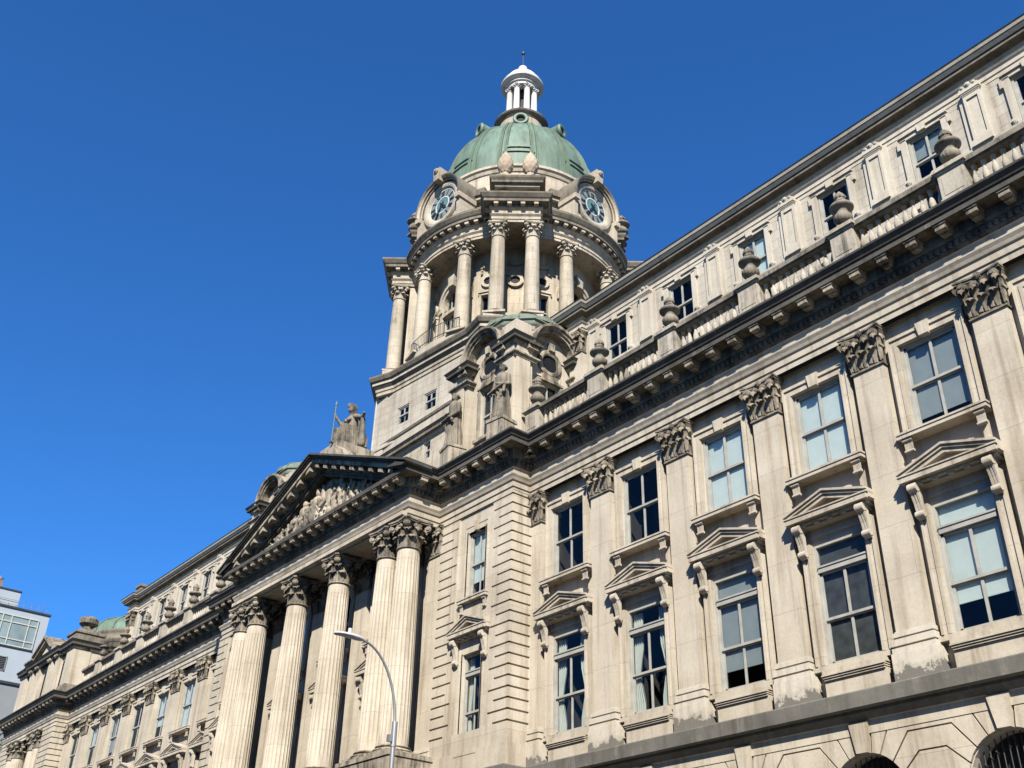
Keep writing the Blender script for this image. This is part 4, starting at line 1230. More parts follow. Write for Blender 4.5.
    for nm, F in faces:
        wm = MB(); rm = MB(); gm = MB(); om = MB()
        G = (lambda F: (lambda u, d, z: F(u, d - 0.45, z)))(F)
        for s_ in (-1, 1):
            a, b = sorted((s_ * 0.62, s_ * 0.52)); wm.box(G, a, b, -0.2, -0.1, 24.6, 27.2)
        wm.box(G, -0.52, 0.52, -0.2, -0.1, 27.1, 27.2); wm.box(G, -0.52, 0.52, -0.19, -0.11, 25.7, 25.8); wm.box(G, -0.04, 0.04, -0.18, -0.12, 24.6, 27.2)
        gm.quad([G(-0.52, -0.15, 24.6), G(0.52, -0.15, 24.6), G(0.52, -0.15, 27.1), G(-0.52, -0.15, 27.1)])
        rm.box(G, -0.7, 0.7, -1.2, -0.3, 24.4, 27.3)
        n = 20
        om.quad([G(0.46 * math.cos(2 * PI * j / n), 0.015, 28.25 + 0.46 * math.sin(2 * PI * j / n)) for j in range(n)])
        ob('window', wm, PAINT, t); ob('pane', gm, GLASS, t); ob('oculus_pane', om, DARKGL, t); ob('room', rm, ROOM, t)
DARKGL = plain_mat('dark_oculus_glass', (0.012, 0.014, 0.016), 0.6, spec=0.1)
tabernacle(1); tabernacle(-1)

# ------------------------------------------------------------------ clock tower and dome
TA = (0.0, 9.56); PH = 5.46
def tower_sweep_circle(r, n=96): return [(TA[0] + r * math.cos(2 * PI * k / n), TA[1] + r * math.sin(2 * PI * k / n)) for k in range(n)]
ROOT_T = B
# base: square with cut corners
def tp(a, h, u):   # point in the frame of the face with normal at angle a
    F = FA(TA, a, h); return F(u, 0, 0)[:2]
bh, bu = 6.6, 5.0
base = []
for k in range(4):
    a = -90 + PH + 90 * k
    base += [tp(a, bh, -bu), tp(a, bh, bu)]
mb = MB()
Fb = {a: FA(TA, -90 + PH + 90 * a, bh) for a in range(4)}
for a in range(4):
    hs = [(x - 0.55, x + 0.55, 31.45, 32.6) for x in (-2.4, 0, 2.4)] if a in (0, 1) else []
    mb.wall(Fb[a], [-bu, bu], [29.3, 35.0], hs, 0.22, 0)
    d = FA(TA, -45 + PH + 90 * a, (bh + bu) / math.sqrt(2))
    w_ = (bh - bu) / math.sqrt(2)
    mb.box(d, -w_ - 0.02, w_ + 0.02, -1.0, 0.12, 29.3, 34.0); mb.box(d, -w_ * 0.62, w_ * 0.62, 0, 0.2, 29.3, 34.0)
    for s_ in (-1, 1):
        x0, x1 = sorted((s_ * (bu - 0.02), s_ * (bu - 1.0))); mb.box(Fb[a], x0, x1, -0.5, 0.07, 29.3, 34.0)
    mb.box(Fb[a], -bu, bu, -0.3, 0.12, 30.3, 30.55)
tb = ob('tower_base', mb, PALE, B)
for a in (0, 1):
    for x in (-2.4, 0, 2.4):
        px = Fb[a](x, 0, 0)
        w = ob('window', sash_mesh(31.45, 32.6, 32.05, hw=0.55, yg=0.14), PAINT, B, (px[0], px[1], 0), R(PH + 90 * a))
        ob('pane', pane_mesh(31.45, 32.6, 0.55, 0.14), GLASS, w); ob('room', room_mesh(31.45, 32.6, 0.5, 0.2), ROOM, w)
# cornice of the base, breaking out over the corner piers
cor = []
for k in range(4):
    a = -90 + PH + 90 * k
    cor += [tp(a, bh, -3.45), tp(a, bh, 3.45)]
    d = -45 + PH + 90 * k
    cor += [tp(d, 8.2, -1.6), tp(d, 8.2, 1.6)]
mb = MB()
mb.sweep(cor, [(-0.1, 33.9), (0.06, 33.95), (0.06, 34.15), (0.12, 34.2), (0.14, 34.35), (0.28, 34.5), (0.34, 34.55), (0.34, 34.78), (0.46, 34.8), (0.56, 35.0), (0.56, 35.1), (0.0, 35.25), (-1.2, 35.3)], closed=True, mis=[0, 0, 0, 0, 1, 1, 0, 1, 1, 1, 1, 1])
mb.quad([(x, y, 35.28) for x, y in cor], 1)
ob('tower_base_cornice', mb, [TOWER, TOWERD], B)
# blocking course / column plinths
mb = MB()
mb.sweep(tower_sweep_circle(6.95), [(0, 35.2), (0, 35.75), (-1.8, 35.8)], closed=True)
for k in range(4):
    d = FA(TA, -45 + PH + 90 * k, 0)
    mb.box(d, -1.7, 1.7, 5.5, 8.05, 35.25, 35.8)
ob('column_plinth', mb, TOWER, B)
# drum wall with arched openings and niches
RD = 5.25
def drum():
    mb = MB()
    todo = []
    arc = 2 * PI * RD / 4
    for k in range(4):
        F = FC(TA, -90 + PH + 90 * k, RD)
        hw, zs = 1.05, 39.6
        hs = [(-hw, hw, 35.8, zs + hw)]
        s2 = []
        for s_ in (-1, 1):
            u = s_ * (arc / 2 - 1.62); hs.append((u - 0.42, u + 0.42, 36.9, 39.2)); s2.append(u)
        us = [-arc / 2 + arc * j / 24 for j in range(25)]
        mb.wall(F, us, [35.7, 42.6], hs, 0.3)
        # fill the corners above the arch
        n = 14
        for j in range(n):
            a0, a1 = PI * j / n, PI * (j + 1) / n
            p0 = (hw * math.cos(a0), zs + hw * math.sin(a0)); p1 = (hw * math.cos(a1), zs + hw * math.sin(a1))
            mb.quad([F(p1[0], 0, p1[1]), F(p0[0], 0, p0[1]), F(p0[0], 0, zs + hw + 0.001), F(p1[0], 0, zs + hw + 0.001)])
            mb.quad([F(p0[0], 0, p0[1]), F(p1[0], 0, p1[1]), F(p1[0], -0.3, p1[1]), F(p0[0], -0.3, p0[1])])
        tr = MB(); gl = MB(); bars = MB()
        tr.arch_ring(F, 0, zs, hw, hw + 0.42, 0, 0.2, n=18, prof=[(hw, -0.05), (hw, 0.12), (hw + 0.2, 0.14), (hw + 0.22, 0.22), (hw + 0.42, 0.24), (hw + 0.44, 0)])
        tr.prism(F, [(-0.2, zs + hw - 0.05), (0.2, zs + hw - 0.05), (0.28, zs + hw + 0.8), (-0.28, zs + hw + 0.8)], 0, 0.42)
        tr.box(F, -hw - 0.45, -hw, -0.2, 0.2, zs - 0.35, zs, n=2); tr.box(F, hw, hw + 0.45, -0.2, 0.2, zs - 0.35, zs, n=2)
        tr.box(F, -hw, hw, -0.25, 0.12, zs - 0.75, zs - 0.5, n=6)
        for s_ in (-1, 1):
            a, b = sorted((s_ * hw, s_ * (hw + 0.34))); tr.box(F, a, b, -0.1, 0.12, 35.8, zs - 0.35)
        # window frame and glass of the big arch
        for u in (-0.5, 0, 0.5): bars.box(F, u - 0.035, u + 0.035, -0.26, -0.18, 35.8, zs - 0.75)
        for u in (-0.55, 0.0, 0.55): bars.box(F, u - 0.03, u + 0.03, -0.26, -0.18, zs - 0.5, zs + hw * 0.8)
        bars.box(F, -hw, hw, -0.26, -0.18, 37.4, 37.48, n=4)
        gl.grid([[F(u, -0.24, z) for u in (-hw, -hw / 2, 0, hw / 2, hw)] for z in (35.8, zs + hw)], 0, False)
        todo.append(('arched_window', bars, tr, gl, None))
        rail = MB()
        # iron railing between the two single columns
        FR = FC(TA, -90 + PH + 90 * k, 6.95)
        m_ = 26
        for j in range(m_ + 1):
            u = -2.2 + 4.4 * j / m_
            rail.tube([FR(u, 0, 35.75), FR(u, 0, 36.75)], 0.014 if j % 13 else 0.03, 5)
        for z in (35.95, 36.75): rail.tube([FR(-2.2 + 4.4 * j / 20, 0, z) for j in range(21)], 0.022, 6)
        todo.append(('railing', rail, None, None, None))
        # small windows, each under a round panel
        for u in s2:
            tr = MB(); gl = MB(); bars = MB(); carve = MB()
            tr.box(F, u - 0.55, u + 0.55, 0, 0.12, 39.2, 39.35, n=2); tr.box(F, u - 0.6, u + 0.6, 0, 0.2, 39.35, 39.48, n=2)
            for s_ in (-1, 1):
                a, b = sorted((u + s_ * 0.42, u + s_ * 0.56)); tr.box(F, a, b, 0, 0.1, 36.8, 39.2)
            bars.box(F, u - 0.03, u + 0.03, -0.2, -0.14, 36.9, 39.2); bars.box(F, u - 0.42, u + 0.42, -0.2, -0.14, 38.05, 38.12)
            gl.quad([F(u - 0.42, -0.18, 36.9), F(u + 0.42, -0.18, 36.9), F(u + 0.42, -0.18, 39.2), F(u - 0.42, -0.18, 39.2)])
            tr.arch_ring(F, u, 40.2, 0.28, 0.46, 0, 0.15, 0, 2 * PI, 16)
            gl.quad([F(u + 0.28 * math.cos(2 * PI * j / 14), 0.02, 40.2 + 0.28 * math.sin(2 * PI * j / 14)) for j in range(14)], 1)
            for q in range(9):
                t = -1 + q / 4.0
                volute(carve, F, u + t * 0.42, 0, 0.14, 41.45 - 0.22 * (1 - t * t), 0.10)
            for s_ in (-1, 1):
                for q in range(3): volute(carve, F, u + s_ * 0.45, 0, 0.12, 41.25 - 0.2 * q, 0.08)
            todo.append(('window', bars, tr, gl, carve))
        # diagonal panel with roundel between the paired columns
        Fd = FC(TA, -45 + PH + 90 * k, RD)
        tr = MB(); gl = MB(); carve = MB()
        for a, b, c, d in ((-0.66, -0.54, 36.2, 42.0), (0.54, 0.66, 36.2, 42.0), (-0.54, 0.54, 41.88, 42.0), (-0.54, 0.54, 36.2, 36.35)): tr.box(Fd, a, b, 0, 0.1, c, d)
        tr.box(Fd, -0.62, 0.62, 0, 0.14, 40.5, 40.65); tr.arch_ring(Fd, 0, 40.1, 0.3, 0.5, 0, 0.18, 0, 2 * PI, 16)
        gl.quad([Fd(0.3 * math.cos(2 * PI * j / 14), 0.02, 40.1 + 0.3 * math.sin(2 * PI * j / 14)) for j in range(14)], 1)
        for q in range(9):
            t = -1 + q / 4.0
            volute(carve, Fd, t * 0.4, 0, 0.16, 41.5 - 0.22 * (1 - t * t), 0.11)
        todo.append(('roundel_panel', tr, None, gl, carve))
    d = ob('drum_wall', mb, TOWER, B)
    for nm, main, tr, gl, carve in todo:
        o = ob(nm, main, {'railing': IRON, 'roundel_panel': TOWER}.get(nm, PAINT), B)
        if tr: ob('trim', tr, TOWER, o)
        if gl: ob('pane', gl, [GLASS, DARKGL], o)
        if carve: ob('garland', carve, TOWER, o)
    core = MB(); core.lathe([(4.2, 35.5), (4.2, 43)], 48, (TA[0], TA[1], 0)); ob('room', core, ROOM, d)
drum()
# columns
HS = 41.45 - 36.15
mc = MB(); mc.lathe([(0.455 - 0.065 * (k / 10) ** 1.7, HS * k / 10) for k in range(11)], 32)
ME_TC = mc.mesh('column')
ME_TCC = column_capital(0.39, 1.0).mesh('capital'); ME_TCB = base_mesh(0.455, 0.36)
R1, DL1, R2, DL2 = 6.48, 16.67, 7.59, 7.65
def tcol(r, deg):
    a = R(deg)
    x, y = TA[0] + r * math.cos(a), TA[1] + r * math.sin(a)
    c = ob('column', ME_TC, TOWER, B, (x, y, 36.15), a)
    ob('capital', ME_TCC, TOWER, c, (0, 0, HS)); ob('column_base', ME_TCB, TOWER, c, (0, 0, -0.36))
for k in range(4):
    for s_ in (-1, 1):
        tcol(R1, -90 + PH + 90 * k + s_ * DL1); tcol(R2, -45 + PH + 90 * k + s_ * DL2)
    # square piers behind the paired columns
    d = FA(TA, -45 + PH + 90 * k, 0)
    mb = MB()
    for s_ in (-1, 1): mb.box(d, s_ * 1.0 - 0.32, s_ * 1.0 + 0.32, 5.0, 6.85, 35.8, 42.45)
    mb.box(d, -1.0, 1.0, 5.0, 5.35, 41.3, 42.45)
    ob('pier', mb, TOWER, B)
# round entablature and its projections over the paired columns
DE = [(0.0, 42.42), (0.0, 42.6), (0.05, 42.61), (0.05, 42.8), (0.16, 42.92), (0.04, 42.94), (0.04, 43.25), (0.14, 43.32), (0.2, 43.42), (0.2, 43.6), (0.52, 43.62), (0.52, 43.82), (0.6, 43.86), (0.74, 44.08), (0.74, 44.18), (0.0, 44.3), (-1.5, 44.32)]
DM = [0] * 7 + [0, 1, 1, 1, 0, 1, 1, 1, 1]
mb = MB()
mb.sweep(tower_sweep_circle(6.75, 120), [(-1.6, 42.42)] + DE, closed=True, mis=[0] + DM)
nmod = 72
for k in range(nmod):
    F = FC(TA, PH + 360 * k / nmod, 6.75)
    mb.box(F, -0.12, 0.12, 0.1, 0.46, 43.44, 43.61, 0)
for k in range(4):
    d = FA(TA, -45 + PH + 90 * k, 0)
    pth = [d(u, h, 0)[:2] for u, h in ((-1.42, 5.8), (-1.42, 7.98), (1.42, 7.98), (1.42, 5.8))]
    mb.sweep(pth, DE, mis=DM)
    mb.box(d, -1.42, 1.42, 5.0, 7.97, 42.425, 42.9, 0)
    for q in range(4):
        u = -1.2 + 0.8 * q; mb.box(d, u - 0.13, u + 0.13, 8.0, 8.46, 43.44, 43.61, 0)
    for s_ in (-1, 1):
        for hh in (6.9, 7.7):
            G = (lambda d, s_: lambda u, dd, z: d(s_ * (1.42 + dd), hh + u, z))(d, s_)
            mb.box(G, -0.13, 0.13, 0.1, 0.46, 43.44, 43.61, 0)
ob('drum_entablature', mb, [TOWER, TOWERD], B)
# clock storey
RS = 5.55
mb = MB()
mb.lathe([(7.4, 44.30), (RS + 0.25, 44.32), (RS + 0.25, 44.7), (RS, 44.75), (RS, 46.2)], 96, (TA[0], TA[1], 0), sm=False)
SC = [(0.0, 46.15), (0.1, 46.2), (0.1, 46.34), (0.3, 46.4), (0.3, 46.55), (0.42, 46.72), (0.45, 46.85), (0.0, 46.95)]
mb.sweep(tower_sweep_circle(RS, 96), SC, closed=True, mis=[0, 0, 1, 1, 1, 1, 1])
mb.lathe([(RS + 0.3, 46.93), (5.62, 46.96), (5.62, 48.5), (5.7, 48.55), (5.78, 48.75), (5.9, 48.85), (5.9, 49.05), (5.4, 49.2)], 96, (TA[0], TA[1], 0), sm=False)
for k in range(4):
    d = FA(TA, -45 + PH + 90 * k, 0)
    pth = [d(u, h, 0)[:2] for u, h in ((-1.3, 5.2), (-1.3, 6.75), (1.3, 6.75), (1.3, 5.2))]
    mb.sweep(pth, SC, mis=[0, 0, 1, 1, 1, 1, 1])
    mb.quad([(p[0], p[1], 46.94) for p in pth], 1)
    mb.quad([(p[0], p[1], 46.18) for p in reversed(pth)], 0)
    mb.box(d, -1.25, 1.25, 5.2, 5.95, 44.3, 46.2, 0)
    for s_ in (-1, 1):
        mb.box(d, s_ * 0.85 - 0.26, s_ * 0.85 + 0.26, 5.5, 6.55, 44.3, 46.15, 0)
        for q in range(3): volute(mb, FA(TA, -45 + PH + 90 * k, 6.55), s_ * 0.85 + (q - 1) * 0.15, 0, 0.1, 45.95, 0.08)
    # intermediate pilaster strips
    for s_ in (-24, 24):
        e = FA(TA, -45 + PH + 90 * k + s_, 0)
        mb.box(e, -0.35, 0.35, 5.0, RS + 0.25, 44.3, 46.2, 0); mb.box(e, -0.55, 0.55, 5.0, RS + 0.75, 46.4, 46.9, 1); mb.box(e, -0.5, 0.5, 5.0, RS + 0.6, 46.15, 46.4, 0)
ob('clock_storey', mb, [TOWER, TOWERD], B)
def pine_mesh():
    mb = MB()
    mb.box(FY(0), -0.36, 0.36, -0.36, 0.36, 0, 0.12); mb.lathe([(0.3, 0.12), (0.22, 0.25), (0.26, 0.34)], 16)
    rows = []
    n, m_ = 40, 18
    for i in range(m_ + 1):
        t = i / m_
        r = 0.50 * math.sin(PI * (0.13 + 0.87 * t) ** 0.85) * (1 - 0.15 * t) + 0.005
        row = []
        for j in range(n):
            a = 2 * PI * j / n
            sc = 1 + 0.10 * abs(math.sin(a * 5 + (PI / 2 if int(t * 6) % 2 else 0))) - 0.10 * ((t * 6) % 1)
            row.append((r * sc * math.cos(a), r * sc * math.sin(a), 0.34 + 1.45 * t))
        rows.append(row)
    mb.grid(rows, 0, True, True)
    return mb.mesh('pine_finial')
ME_PINE = pine_mesh()
for k in range(4):
    d = FA(TA, -45 + PH + 90 * k, 0)
    for s_ in (-1, 1):
        p = d(s_ * (0.78 if k not in (1, 3) else 1.0), 6.7 if k not in (1, 3) else 7.0, 46.93); ob('pine_finial', ME_PINE, TERRA, B, p, R(30 * s_), (1.02, 1.02, 1.32)) if k not in (1, 3) else ob('urn', ME_URN, TOWER, B, p, 0, 1.15)
# clocks
def clock(k):
    F = FA(TA, -90 + PH + 90 * k, 6.75)
    zc, r = 46.4, 1.22
    mb = MB()
    n = 32
    full = [(1.74 * math.cos(2 * PI * j / n), zc + 1.74 * math.sin(2 * PI * j / n)) for j in range(n)]
    mb.prism(F, full, -1.2, 0.0)
    mb.box(F, -1.74, 1.74, -1.2, -0.002, 44.3, zc)
    mb.arch_ring(F, 0, zc, r, 1.9, 0, 0.2, 0, 2 * PI, 40, prof=[(r, -0.02), (r, 0.06), (r + 0.1, 0.16), (r + 0.25, 0.2), (r + 0.42, 0.18), (r + 0.5, 0.06), (r + 0.52, -0.02)])
    c = ob('clock', mb, TOWER, B)
    hd = MB()
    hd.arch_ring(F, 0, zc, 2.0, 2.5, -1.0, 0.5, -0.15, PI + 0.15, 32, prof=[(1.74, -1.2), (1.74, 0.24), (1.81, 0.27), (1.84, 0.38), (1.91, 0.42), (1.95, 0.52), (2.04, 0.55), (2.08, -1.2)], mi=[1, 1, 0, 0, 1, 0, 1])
    hd.prism(F, [(-0.24, zc + 1.65), (0.24, zc + 1.65), (0.32, zc + 2.6), (-0.32, zc + 2.6)], -0.9, 0.72)
    volute(hd, F, 0, 0.5, 0.8, zc + 2.4, 0.2)
    for s_ in (-1, 1):
        a, b = sorted((s_ * 1.7, s_ * 2.12)); hd.box(F, a, b, -1.0, 0.5, zc - 0.7, zc - 0.35); a, b = sorted((s_ * 1.7, s_ * 2.02)); hd.box(F, a, b, -1.0, 0.3, 44.3, zc - 0.7)
    ob('clock_hood', hd, [TOWER, TOWERD], c)
    dl = MB()
    dl.prism(F, [(r * math.cos(2 * PI * j / 48), zc + r * math.sin(2 * PI * j / 48)) for j in range(48)], 0.0, 0.02, 0)
    dl.arch_ring(F, 0, zc, 0.64, r - 0.02, 0.02, 0.03, 0, 2 * PI, 48, 1)
    dl.arch_ring(F, 0, zc, 0.57, 0.64, 0.02, 0.045, 0, 2 * PI, 40, 3); dl.arch_ring(F, 0, zc, r - 0.08, r - 0.01, 0.02, 0.045, 0, 2 * PI, 48, 3)
    ROM = ['XII', 'I', 'II', 'III', 'IIII', 'V', 'VI', 'VII', 'VIII', 'IX', 'X', 'XI']
    for i, s_ in enumerate(ROM):
        th = R(90 - 30 * i)
        wch = {'I': 0.075, 'V': 0.15, 'X': 0.16}
        tot = sum(wch[ch] for ch in s_); x = -tot / 2
        def G(u, d, z, th=th): # local u to the right, z upwards, radially outward
            uu = math.sin(th) * u + math.cos(th) * z; zz = -math.cos(th) * u + math.sin(th) * z
            return F(uu, d, zc + zz)
        z0, z1 = 0.70, 1.10
        def stroke(xa, za, xb, zb, w=0.055):
            dx, dz = xb - xa, zb - za; l = math.hypot(dx, dz); nx, nz = -dz / l * w / 2, dx / l * w / 2
            dl.prism(G, [(xa + nx, za + nz), (xa - nx, za - nz), (xb - nx, zb - nz), (xb + nx, zb + nz)], 0.028, 0.05, 2)
        for ch in s_:
            w = wch[ch]; c0 = x + w / 2
            if ch == 'I': stroke(c0, z0, c0, z1)
            elif ch == 'V': stroke(c0 - 0.05, z1, c0, z0); stroke(c0 + 0.05, z1, c0, z0, 0.035)
            else: stroke(c0 - 0.055, z1, c0 + 0.055, z0); stroke(c0 + 0.055, z1, c0 - 0.055, z0, 0.035)
            x += w
    ob('clock_dial', dl, [DIALG, DIALW, BLACKP, RINGW], c)
    for nm, ln, w, deg, dd in (('hour_hand', 0.64, 0.18, 137, 0.07), ('minute_hand', 1.0, 0.12, 212, 0.09)):
        h_ = MB(); t = R(90 - deg)
        def H(u, d, z): return F(math.sin(t) * u + math.cos(t) * z, d, zc - math.cos(t) * u + math.sin(t) * z)
        h_.prism(H, [(-w * 0.3, -0.28), (w * 0.3, -0.28), (w * 0.55, ln * 0.62), (0, ln), (-w * 0.55, ln * 0.62)], dd, dd + 0.02)
        ob(nm, h_, BLACKP, c)
for k in range(4): clock(k)
# dome
mb = MB()
Z0, RDm, AD = 49.15, 5.55, 7.5
prof = []
for k in range(25):
    a = PI / 2 * k / 24
    r = RDm * math.cos(a)
    if r < 1.8: break
    prof.append((r, Z0 + AD * math.sin(a)))
mb.lathe(prof, 96, (TA[0], TA[1], 0))
dome = ob('dome', mb, COPPER, B)
for k in range(32):
    a = R(PH + 22.5 * (k // 2) + 11.25 + (2.1 if k % 2 else -2.1))
    rb = MB()
    rows = []
    for i, (r, z) in enumerate(prof):
        w = 0.11 * (0.45 + 0.65 * r / RDm)
        e = 0.11
        t = Vector((-math.sin(a), math.cos(a), 0)); n = Vector((math.cos(a), math.sin(a), 0))
        c = Vector((TA[0], TA[1], z))
        rows.append([c + n * (r - 0.05) - t * (w + 0.03), c + n * (r + e) - t * w, c + n * (r + e) - t * (w * 0.35), c + n * (r + e * 1.5) - t * (w * 0.2), c + n * (r + e * 1.5) + t * (w * 0.2), c + n * (r + e) + t * (w * 0.35), c + n * (r + e) + t * w, c + n * (r - 0.05) + t * (w + 0.03)])
    rb.grid(list(reversed(rows)), 0, False)
    ob('rib', rb, COPPERR, dome)
for k in range(8):
    # panel mouldings near the eaves
    a = -45 + PH + 45 * k
    for zz, e in ((50.9, 0.0), (50.45, 0.1)):
        pm = MB()
        r = RDm * math.sqrt(max(0, 1 - ((zz - Z0) / AD) ** 2))
        F = FC(TA, a, r); pm.box(F, -0.95 - e, 0.95 + e, -0.1, 0.10, zz, zz + 0.12, n=4)
        ob('panel_moulding', pm, COPPER, dome)
for k in range(4):
    a = -45 + PH + (0, 62, 180, -62)[k]
    r = RDm * math.sqrt(1 - ((56.3 - Z0) / AD) ** 2)
    F = FA(TA, a, 2.5 if k in (0, 2) else 3.3); zc = 56.4 if k in (0, 2) else 56.15
    m2 = MB()
    m2.arch_ring(F, 0, zc, 0.3, 0.58, -0.9, 0.1, 0, 2 * PI, 24, prof=[(0.3, -0.3), (0.3, 0.05), (0.36, 0.12), (0.5, 0.12), (0.58, 0.0), (0.54, -0.18), (0.4, -1.3)])
    m2.quad([F(0.3 * math.cos(2 * PI * j / 16), -0.1, zc + 0.3 * math.sin(2 * PI * j / 16)) for j in range(16)], 1)
    ob('oculus_dormer', m2, [COPPER, DARKGL], dome)
# lantern
mb = MB()
mb.lathe([(1.95, 55.9), (1.72, 56.5), (1.66, 57.6), (1.75, 57.72), (1.95, 57.9), (2.0, 58.0), (1.95, 58.1), (1.3, 58.16), (1.3, 58.4), (0.4, 58.42)], 48, (TA[0], TA[1], 0), mi=[0, 0, 1, 1, 1, 1, 0, 0, 0], sm=False)
lan = ob('lantern', mb, [TOWER, TOWERD], B)
ltc = MB(); ltc.lathe([(0.24 - 0.03 * (k / 6) ** 1.6, 2.55 * k / 6) for k in range(7)], 18)
ME_LC = ltc.mesh('column'); ME_LCC = column_capital(0.175, 0.5).mesh('capital')
lcap = MB()
for k in range(8):
    a = R(-45 + PH + 22.5 + 45 * k)
    x, y = TA[0] + 0.98 * math.cos(a), TA[1] + 0.98 * math.sin(a)
    ob('column', ME_LC, WHITE, lan, (x, y, 58.42)); ob('capital', ME_LCC, WHITE, lan, (x, y, 60.97))
core = MB(); core.lathe([(0.22, 58.4), (0.22, 61.5)], 16, (TA[0], TA[1], 0)); ob('lantern_core', core, CRUST, lan)
cp = MB()
cp.lathe([(0.5, 61.46), (1.15, 61.46), (1.18, 61.7), (1.3, 61.72), (1.3, 61.86), (1.4, 61.88), (1.6, 62.02), (1.62, 62.14), (1.5, 62.18), (1.48, 62.42), (1.4, 62.46), (1.3, 62.7), (1.12, 63.0), (0.85, 63.3), (0.5, 63.56), (0.28, 63.66), (0.2, 63.72)], 48, (TA[0], TA[1], 0), sm=False)
ob('lantern_cap', cp, WHITE, lan)
bl = MB(); bl.lathe([(0.2, 63.65), (0.2, 63.75)] + [(0.36 * math.sin(PI * k / 12) + 0.002, 64.05 - 0.38 * math.cos(PI * k / 12)) for k in range(1, 13)], 24, (TA[0], TA[1], 0)); ob('lantern_ball', bl, WHITE, lan)
rd = MB(); rd.tube([(TA[0], TA[1], 64.4), (TA[0], TA[1], 65.9)], 0.028, 6); rd.capsule((TA[0], TA[1], 65.85), (TA[0], TA[1], 65.95), 0.14, 0.14, 10); ob('lightning_rod', rd, IRON, lan)

# ---- end pavilion at the far end: columns, attic with small pediment, corner caps, low green dome
XE0 = -48.3
for x in (-45.0, -46.35, -50.25, -51.6):
    c = ob('column', ME_COL, STONE, B, (x, -0.75, 10.95))
    ob('capital', ME_CC, CARVE, c, (0, 0, CH)); ob('column_base', ME_CBASE, SOOTY, c, (0, 0, -0.42))
def end_attic():
    mb = MB(); tr = MB(); caps = []
    y = -0.95
    Fy = FY(y, XE0); Fx = FX(-41.75)
    mb.box(Fy, -6.5, 6.5, -12, -0.25, 22.8, 26.6)
    # corner dies and pilasters on front and on the near return
    for s_ in (-1, 1):
        a, b = sorted((s_ * 5.0, s_ * 6.55)); mb.box(Fy, a, b, -1.4, 0.0, 22.8, 26.4); 
        a, b = sorted((s_ * 4.9, s_ * 6.65)); tr.box(Fy, a, b, -1.5, 0.12, 22.8, 23.6)
        for u in (1.55, 3.2): 
            a, b = sorted((s_ * u - 0.38, s_ * u + 0.38)); mb.box(Fy, a, b, -0.4, 0.12, 22.8, 26.6)
            volute(tr, Fy, s_ * u - 0.2, 0.1, 0.3, 26.45, 0.18); volute(tr, Fy, s_ * u + 0.2, 0.1, 0.3, 26.45, 0.18)
    EC = [(0, 26.4), (0.1, 26.45), (0.1, 26.6), (0.3, 26.68), (0.3, 26.85), (0.45, 27.05), (0.0, 27.2), (-1.5, 27.25)]
    tr.sweep([(XE0 - 6.55, 8), (XE0 - 6.55, y), (XE0 - 3.7, y), (XE0 - 3.7, y - 0.15), (XE0 + 3.7, y - 0.15), (XE0 + 3.7, y), (XE0 + 6.55, y), (XE0 + 6.55, 8)], EC, mis=[0, 0, 1, 1, 1, 1, 1])
    # pediment on scrolled pilasters
    for s_ in (-1, 1):
        for t0, t1, d in ((0.0, 0.25, 0.55), (0.25, 0.45, 0.75)):
            poly = [(s_ * 2.3, 27.1 + t0), (0, 28.35 + t0), (0, 28.35 + t1), (s_ * 2.3, 27.1 + t1)]
            if s_ > 0: poly.reverse()
            tr.prism(Fy, poly, -6, d, 0)
    mb.prism(Fy, [(-2.0, 27.1), (2.0, 27.1), (0, 28.4)], -6, 0.2)
    # corner blocking and eight-sided caps
    for s_ in (-1, 1):
        u = s_ * 5.4; cap = MB(); caps.append(cap)
        cap.box(Fy, u - 1.05, u + 1.05, -2.2, 0.05, 27.15, 27.75, 0); cap.box(Fy, u - 1.15, u + 1.15, -2.3, 0.15, 27.75, 27.9, 0)
        cx_, cy_ = XE0 + u, y + 1.0
        rows = [[(cx_ - e, cy_ - e, z), (cx_ + e, cy_ - e, z), (cx_ + e, cy_ + e, z), (cx_ - e, cy_ + e, z)] for e, z in ((1.1, 27.9), (0.45, 28.35))]
        cap.grid(rows, 0, False, True)
        cap.lathe([(0.42, 28.3), (0.42, 28.55), (0.75, 28.8), (0.78, 29.15), (0.6, 29.35), (0.0, 29.45)], 8, (cx_, cy_, 0), sm=False)
    w = ob('end_attic', mb, STONE, B); ob('moulding', tr, [SOOTY, CRUST], w); 
    for cap in caps: ob('corner_cap', cap, RAIL, w)
    for u, hw in ((0, 0.62), (2.4, 0.34), (-2.4, 0.34), (4.1, 0.34), (-4.1, 0.34)):
        dk = MB(); dk.quad([Fy(u - hw, -0.24, 23.6), Fy(u + hw, -0.24, 23.6), Fy(u + hw, -0.24, 26.0), Fy(u - hw, -0.24, 26.0)])
        ob('pane', dk, DARKGL, w)
    dm = MB()
    dm.lathe([(6.3, 22.9), (6.1, 28.4), (6.3, 28.5), (6.3, 28.8), (6.05, 28.9), (6.05, 29.2), (6.15, 29.3), (6.1, 29.5)] + [(6.0 * math.cos(PI / 2 * k / 10) + 0.001, 29.55 + 2.35 * math.sin(PI / 2 * k / 10)) for k in range(11)], 64, (XE0, 7.5, 0), mi=[1] * 7 + [0] * 11)
    for k in range(20):
        a = 2 * PI * k / 20
        dm.tube([(XE0 + (6.03 * math.cos(PI / 2 * j / 10)) * math.cos(a), 7.5 + (6.03 * math.cos(PI / 2 * j / 10)) * math.sin(a), 29.57 + 2.35 * math.sin(PI / 2 * j / 10)) for j in range(10)], 0.06, 5)
    ob('low_dome', dm, [COPPER, TOWERD], w)
end_attic()

